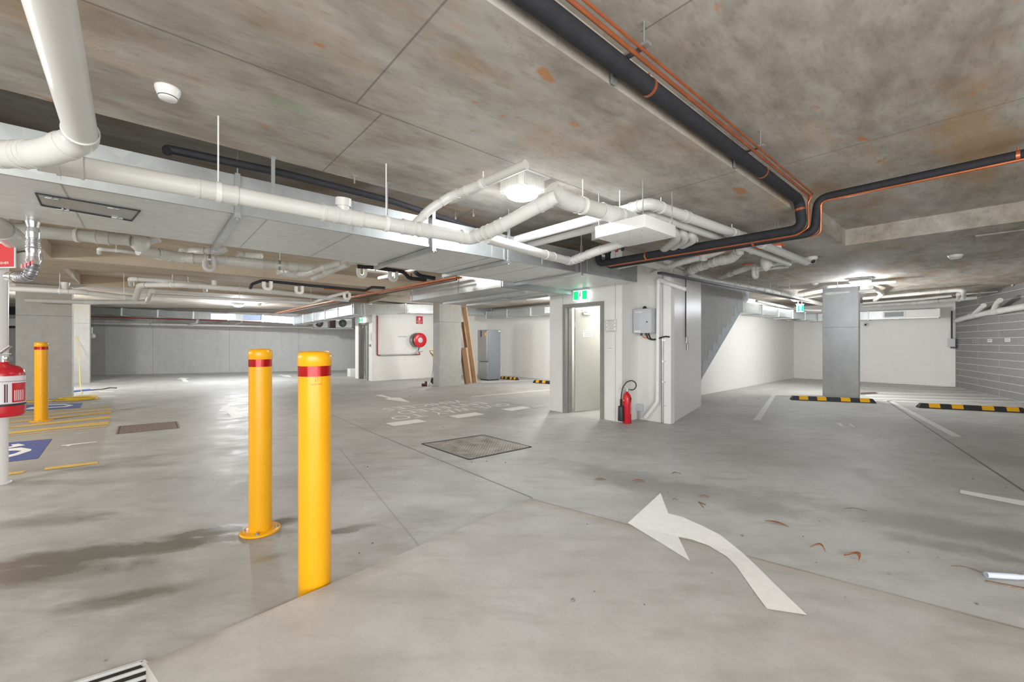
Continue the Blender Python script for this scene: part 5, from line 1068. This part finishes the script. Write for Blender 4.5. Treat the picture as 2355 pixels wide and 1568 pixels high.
# ================================================================== LEFT COLUMN ITEMS
c = fl(183, 919); m = MB()
for k in range(6):
    rx = .26+.05*(k % 4); ry = .22+.07*(k % 3); pts = [c+Vector((rx*math.cos(t*math.pi/12)+.05*math.sin(k*2.1), ry*math.sin(t*math.pi/12)+.05*math.cos(k), .012+.010*k)) for t in range(25)]
    m.sweep(pts, .008, 6)
e = m.build('cable_coil', 'cable_y', label='coil of yellow cable on the floor beside the broad left column', cat='cable')
MB().sweep(fillet([c+Vector((-.4, 0, .012)), fl(120, 922)+Z*.012, fl(60, 925)+Z*.012], .1)[0], .014, 6).build('loose_end', 'cable_y', e)
k0 = atY(176, 769, 14.2); MB().sweep(fillet([k0, atY(181, 800, 13.9), atY(184, 880, 12.5), Vector((*fl(188, 907).xy, .01)), c+Vector((.1, 0, .08))], .4)[0], .007, 6).build('extension_lead', 'cable_y', label='thin yellow lead hanging from the socket behind the broad left column', cat='cable')
m = MB(); m.box(atY(173.5, 764, 14.22), A, B, Z, .07, .05, .08, .01); e = m.build('power_socket', 'greybox', label='grey power socket on the farther left column', cat='socket')
MB().cyl(atY(171.5, 760, 14.24), atY(171.5, 700, 14.24), .018, n=8).build('conduit', 'steel', e)
MB().sweep([fl(168, 902)+Z*.02, fl(188, 899.5)+Z*.02, fl(208, 898)+Z*.02], .035, 8).build('blue_rope', 'blueline', label='short blue rope on the floor behind the left column', cat='rope')
MB().sweep([fl(208, 898)+Z*.01, fl(235, 896)+Z*.01, fl(252, 892.5)+Z*.01, fl(268, 893)+Z*.01], .02, 6).build('dark_cable', 'dark', label='dark cable on the floor beyond the blue rope', cat='cable')
p = atY(214, 772, 17.2); m = MB().lathe(p, Z, [(0, -.10), (.06, -.08), (.085, 0), (.06, .07), (0, .09)], 18); m.cyl(p+Vector((-.05, 0, .05)), p+Vector((-.05, 0, .35)), .03, n=10); m.build('wall_tap', 'white', label='small white wall fitting on the far concrete wall edge', cat='fitting')
m = MB(); X = Vector((1, 0, 0)); Yv = Vector((0, 1, 0))
m.box(atY(30, 741, 17), X, Yv, Z, .9, .15, .15); m.build('far_duct', 'white', label='white far duct glimpsed between the post and the left column', cat='duct')
m = MB(); m.box(atY(30, 752, 17), X, Yv, Z, .9, .15, .04); m.build('dark_ledge', 'dark', label='dark ledge under the far white duct at the left', cat='ledge')
m = MB(); m.box(atY(28, 712, 16.5), X, Yv, Z, .7, .15, .2); m.build('dark_opening', 'dark', label='dark vent box glimpsed above the far white duct', cat='vent')
# ================================================================== CEILING DEVICES
def detector(label, p, r=.055, h=.055):
    m = MB().lathe(p, -Z, [(0, 0), (r*1.05, 0), (r*1.05, .008), (r, h*.35), (r*.82, h*.8), (r*.8, h*.82)], 32); e = m.build('smoke_detector', 'white', label=label, cat='smoke detector')
    MB().lathe(p-Z*h*.80, -Z, [(r*.79, 0), (r*.79, h*.06), (0, h*.08)], 32).build('sensor_gap', 'dark', e); MB().lathe(p-Z*h*.88, -Z, [(0, 0), (r*.78, 0), (r*.72, h*.14), (0, h*.16)], 32).build('sensor_cap', 'white', e)
detector('round white smoke detector on the ceiling at the upper left', at(386, 203, LOW), .056, .06)
detector('white smoke detector on the ceiling near the right edge', at(2197, 586, LOW), .085, .06)
detector('tiny white smoke detector on the ceiling left of the light by the grey column', at(1875, 652, LOW), .06, .04)
detector('small smoke detector far back right of the distant left light', at(595, 697, LOW), .09, .08)
p = at(1868, 590, LOW)
m = MB().lathe(p, -Z, [(0, 0), (.075, 0), (.075, .03), (.062, .05)], 28); e = m.build('dome_camera', 'white', label='white dome security camera on the ceiling right of the pipes', cat='security camera')
c = p-Z*.062; m = MB(); n_ = 16; m.lathe(c, Vector((-.25, -.8, -.5)), [(0, -.058), (.035, -.046), (.055, -.015), (.055, .015), (.036, .045), (.034, .05)], 24); m.build('camera_ball', 'white', e)
MB().lathe(c+Vector((-.25, -.8, -.5)).normalized()*.046, Vector((-.25, -.8, -.5)), [(0, .004), (.03, .002), (.033, -.004)], 20).build('lens', 'dark', e)
MB().cyl(p+Vector((.06, 0, -.02)), p+Vector((.15, .02, -.02)), .018, n=12).build('conduit_stub', 'steel', e)
p = on_a(1992, 747, 19.0); m = MB().lathe(p, -A, [(0, 0), (.07, 0), (.06, .06), (.03, .1)], 18); e = m.build('dome_camera', 'white', label='small white camera high on the back white wall', cat='security camera'); MB().lathe(p-A*.10, -A, [(.03, 0), (.03, .01), (0, .02)], 14).build('lens', 'dark', e)
for px, py, mt, lab in ((2211, 784.5, 'steel', 'farthest small plate on the block wall, seen almost edge on'), (2241, 784.5, 'steel', 'small grey plate on the block wall, second from the corner'), (2276, 783, 'label', 'small pale plate on the block wall, second from the right edge'), (2317, 782, 'white', 'small white plate on the block wall nearest the right edge')):
    p = onblock(px, py); e = plate('bay_plate', lab, p, .26, .085, wd, wn, mt)
    text('VISITOR', .05, p+wn*.004, wd, Z, 'ink', e, w=.2)
p = on_a(2189, 788, 18.95); m = MB(); m.box(p, B, A, Z, .08, .08, .13, .01); e = m.build('isolator_box', 'greybox', label='small grey isolator box in the corner beside the block wall', cat='socket'); MB().cyl(p+Z*.1, p+Z*1.0, .02, n=8).build('conduit', 'dark', e); MB().box(p-Z*.15-B*.03, B, A, Z, .06, .06, .02).build('dark_plug', 'dark', e)
# ================================================================== SMALL LITTER
def leaf(px, py, L, w, ang, mat, label, curl=.007, name='dry_leaf'):
    p = gp(px, py); m = MB(); d = Vector((math.cos(ang), math.sin(ang), 0)); s_ = Vector((-d.y, d.x, 0)); n = 8; vs = []
    for i in range(n+1):
        t = i/n; wd_ = 1.25*w*math.sin(math.pi*min(1, t))**.8 if 0 < i < n else .0008; c_ = p+d*(L*(t-.5))+s_*(curl*2.2*math.sin(math.pi*t)); c_.z = ground(c_)+.004+curl*abs(math.sin(1.0*math.pi*t))
        vs += [c_+s_*wd_*.5+Z*curl*.5, c_, c_-s_*wd_*.5+Z*curl*.35]
    m.add(vs, [(3*i, 3*i+3, 3*i+4, 3*i+1) for i in range(n)]+[(3*i+1, 3*i+4, 3*i+5, 3*i+2) for i in range(n)], True)
    o = m.build(name, mat, label=label, cat='leaf' if name == 'dry_leaf' else 'twig'); md = o.modifiers.new('t', 'SOLIDIFY'); md.thickness = .0012; return o
leaf(1786, 1206, .16, .022, -.75, 'leaf', 'long curved brown leaf right of the large white arrow')
leaf(1881, 1266, .085, .018, -.9, 'leaf', 'small curled brown leaf, left of the two nearest leaves', .02)
leaf(1958, 1287, .09, .030, -1.3, 'leaf', 'wide curled brown leaf right of its smaller neighbour', .024)
leaf(1620, 1143, .08, .014, -.1, 'leaf', 'thin brown leaf above the bend of the large arrow')
leaf(1621, 1166, .07, .020, .9, 'tan', 'curled tan leaf just above the large arrow shaft', .02)
leaf(1469, 1107, .12, .016, -.15, 'leaf', 'reddish dry leaf above the tip of the large arrow')
leaf(1380, 1104, .11, .020, -.1, 'tan', 'pale tan dry leaf left of the reddish one')
leaf(1555, 1090, .10, .018, -.1, 'tan', 'dark dry leaf behind the reddish one')
leaf(1968, 1174, .15, .008, -.35, 'tan', 'thin dark twig on the floor right of the long curved leaf', name='dry_twig')
leaf(2222, 1311, .13, .005, -.6, 'tan', 'thin brown twig near the plastic pipe at the right', name='dry_twig')
leaf(1553, 1151, .05, .006, 0, 'tan', 'tiny green twig left of the thin brown leaf', name='dry_twig')
peb = [(1318, 1381, .012), (1707, 1232, .012), (1944, 1374, .007), (1847, 1234, .007), (1120, 1061, .012), (1085, 1063, .010), (1162, 1064, .01), (845, 1074, .012), (838, 1072, .007), (980, 1037, .008), (857, 1249, .008), (826, 1272, .007), (1537, 1132, .007), (2248, 1390, .009), (1637, 1318, .006), (2238, 1101, .01), (2313, 1121, .012), (2151, 1058, .008), (1861, 1034, .009), (2024, 1002, .009), (1745, 1147, .006), (1985, 1199, .006), (2045, 1320, .006), (1482, 1391, .006), (1878, 1294, .006), (243, 1519, .006), (1367, 1360, .005), (2156, 1282, .006), (1018, 983, .012), (943, 912, .018), (1200, 959, .012), (1743, 917, .014), (1690, 921, .016), (2090, 1270, .006), (1885, 1199, .006), (2094, 1101, .006), (2254, 1266, .008), (1350, 1206, .006)]
pg = None
for i, (px, py, r) in enumerate(peb):
    if pg is None:
        bm = bmesh.new(); bmesh.ops.create_icosphere(bm, subdivisions=2, radius=1)
        for v in bm.verts: v.co *= 1+.18*math.sin(v.co.x*5+v.co.y*3)
        me = bpy.data.meshes.new('pebble'); bm.to_mesh(me); bm.free(); me.materials.append(M['stone'])
    o = bpy.data.objects.new('pebble', me); COL.objects.link(o); p = gp(px, py); o.location = p+Z*r*.35; o.scale = (r, r*.7, r*.45); o.rotation_euler = (0, 0, i*1.3)
    tag(o, 'tiny dark pebble scattered on the concrete floor', 'pebble', 'small pebbles scattered on the floor')
# plastic pipe at right edge
p = fl(2268, 1330); q = fl(2420, 1340); d = (q-p).normalized(); MB().cyl(p+Z*.022, p+d*.6+Z*.022, .014, n=20).cyl(p+d*.0+Z*.022, p+d*.16+Z*.022, .0165, n=20).build('plastic_pipe', 'bluewhite', label='pale plastic pipe offcut lying on the floor at the right edge', cat='pipe')
p = fl(2268, 1338); q = fl(2400, 1364); d = (q-p).normalized(); m = MB(); m.box(p+d*.3+Z*.005, d, Z.cross(d), Z, .3, .006, .004); m.build('timber_stick', 'tan', label='thin dark stick lying beside the plastic pipe offcut', cat='stick')
# ================================================================== LIGHT
def area(loc, target, sx, sy, e, col=(1, 1, 1)):  # area lights added behind the camera as broad fill from an entry
    L = bpy.data.lights.new('fill_area', 'AREA'); L.shape = 'RECTANGLE'; L.size = sx; L.size_y = sy; L.energy = e; L.color = col
    o = bpy.data.objects.new('entry_fill', L); COL.objects.link(o); o.location = loc; o.rotation_euler = (Vector(target)-Vector(loc)).to_track_quat('-Z', 'Y').to_euler(); return o
def unseen_point(loc, e, r=.12, col=(1, .985, .96)):  # point lights without fixtures, added out of view to brighten dim areas
    L = bpy.data.lights.new('lamp_or_fill_glow', 'POINT'); L.energy = e; L.shadow_soft_size = r; L.color = col
    o = bpy.data.objects.new('unseen_fill', L); COL.objects.link(o); o.location = loc; return o
area((.5, -3.2, 1.7), (1.5, 6, 1.6), 7, 2.4, 350, (1, .985, .96))
area((3.5, -1.2, .55), (3.5, 2.5, 3.0), 4, 1.0, 50, (1, .98, .95))
unseen_point((-7.2, 1.2, 2.2), 190); unseen_point((9.6, 1.0, 2.2), 170)  # unseen side fills added beyond the frame
unseen_point(G(-4.5, 9.0, 2.2), 260); unseen_point(G(3.0, 7.4, 2.92), 50, .08)  # added fills, one left of the frame, one above the duct
unseen_point((-13.3, 11.75, 1.7), 150)                    # added fill hidden behind the broad left column
unseen_point(G(7.45, 12.3, 1.6), 45, .08)  # added fill hidden behind the centre column
unseen_point(G(9.6, 8.6, 2.5), 170)                       # added unseen fill for the bay behind the core
unseen_point(G(7.2, 5.2, 2.5), 70, .08)                   # inside the core room
unseen_point(G(6.9, 15.4, 2.5), 30, .08)
unseen_point(G(13.75, 2.45, 1.9), 125)                     # added fill hidden by the grey column, brightening its bay
w = bpy.data.worlds.new('World'); SC.world = w; w.use_nodes = True; w.node_tree.nodes['Background'].inputs[0].default_value = (.9, .95, 1, 1); w.node_tree.nodes['Background'].inputs[1].default_value = .6
cam = bpy.data.cameras.new('camera'); co = bpy.data.objects.new('camera', cam); COL.objects.link(co); co.location = (0, 0, EYE); co.rotation_euler = (math.pi/2, 0, 0)
cam.sensor_width = 36; cam.lens = 36*F/2355; cam.shift_y = 3/2355; cam.clip_start = .05; cam.clip_end = 200; SC.camera = co
SC.view_settings.view_transform = 'Standard'; SC.view_settings.look = 'None'; SC.view_settings.exposure = 0.30
SC.cycles.use_denoising = True; SC.cycles.max_bounces = 8; SC.cycles.diffuse_bounces = 5
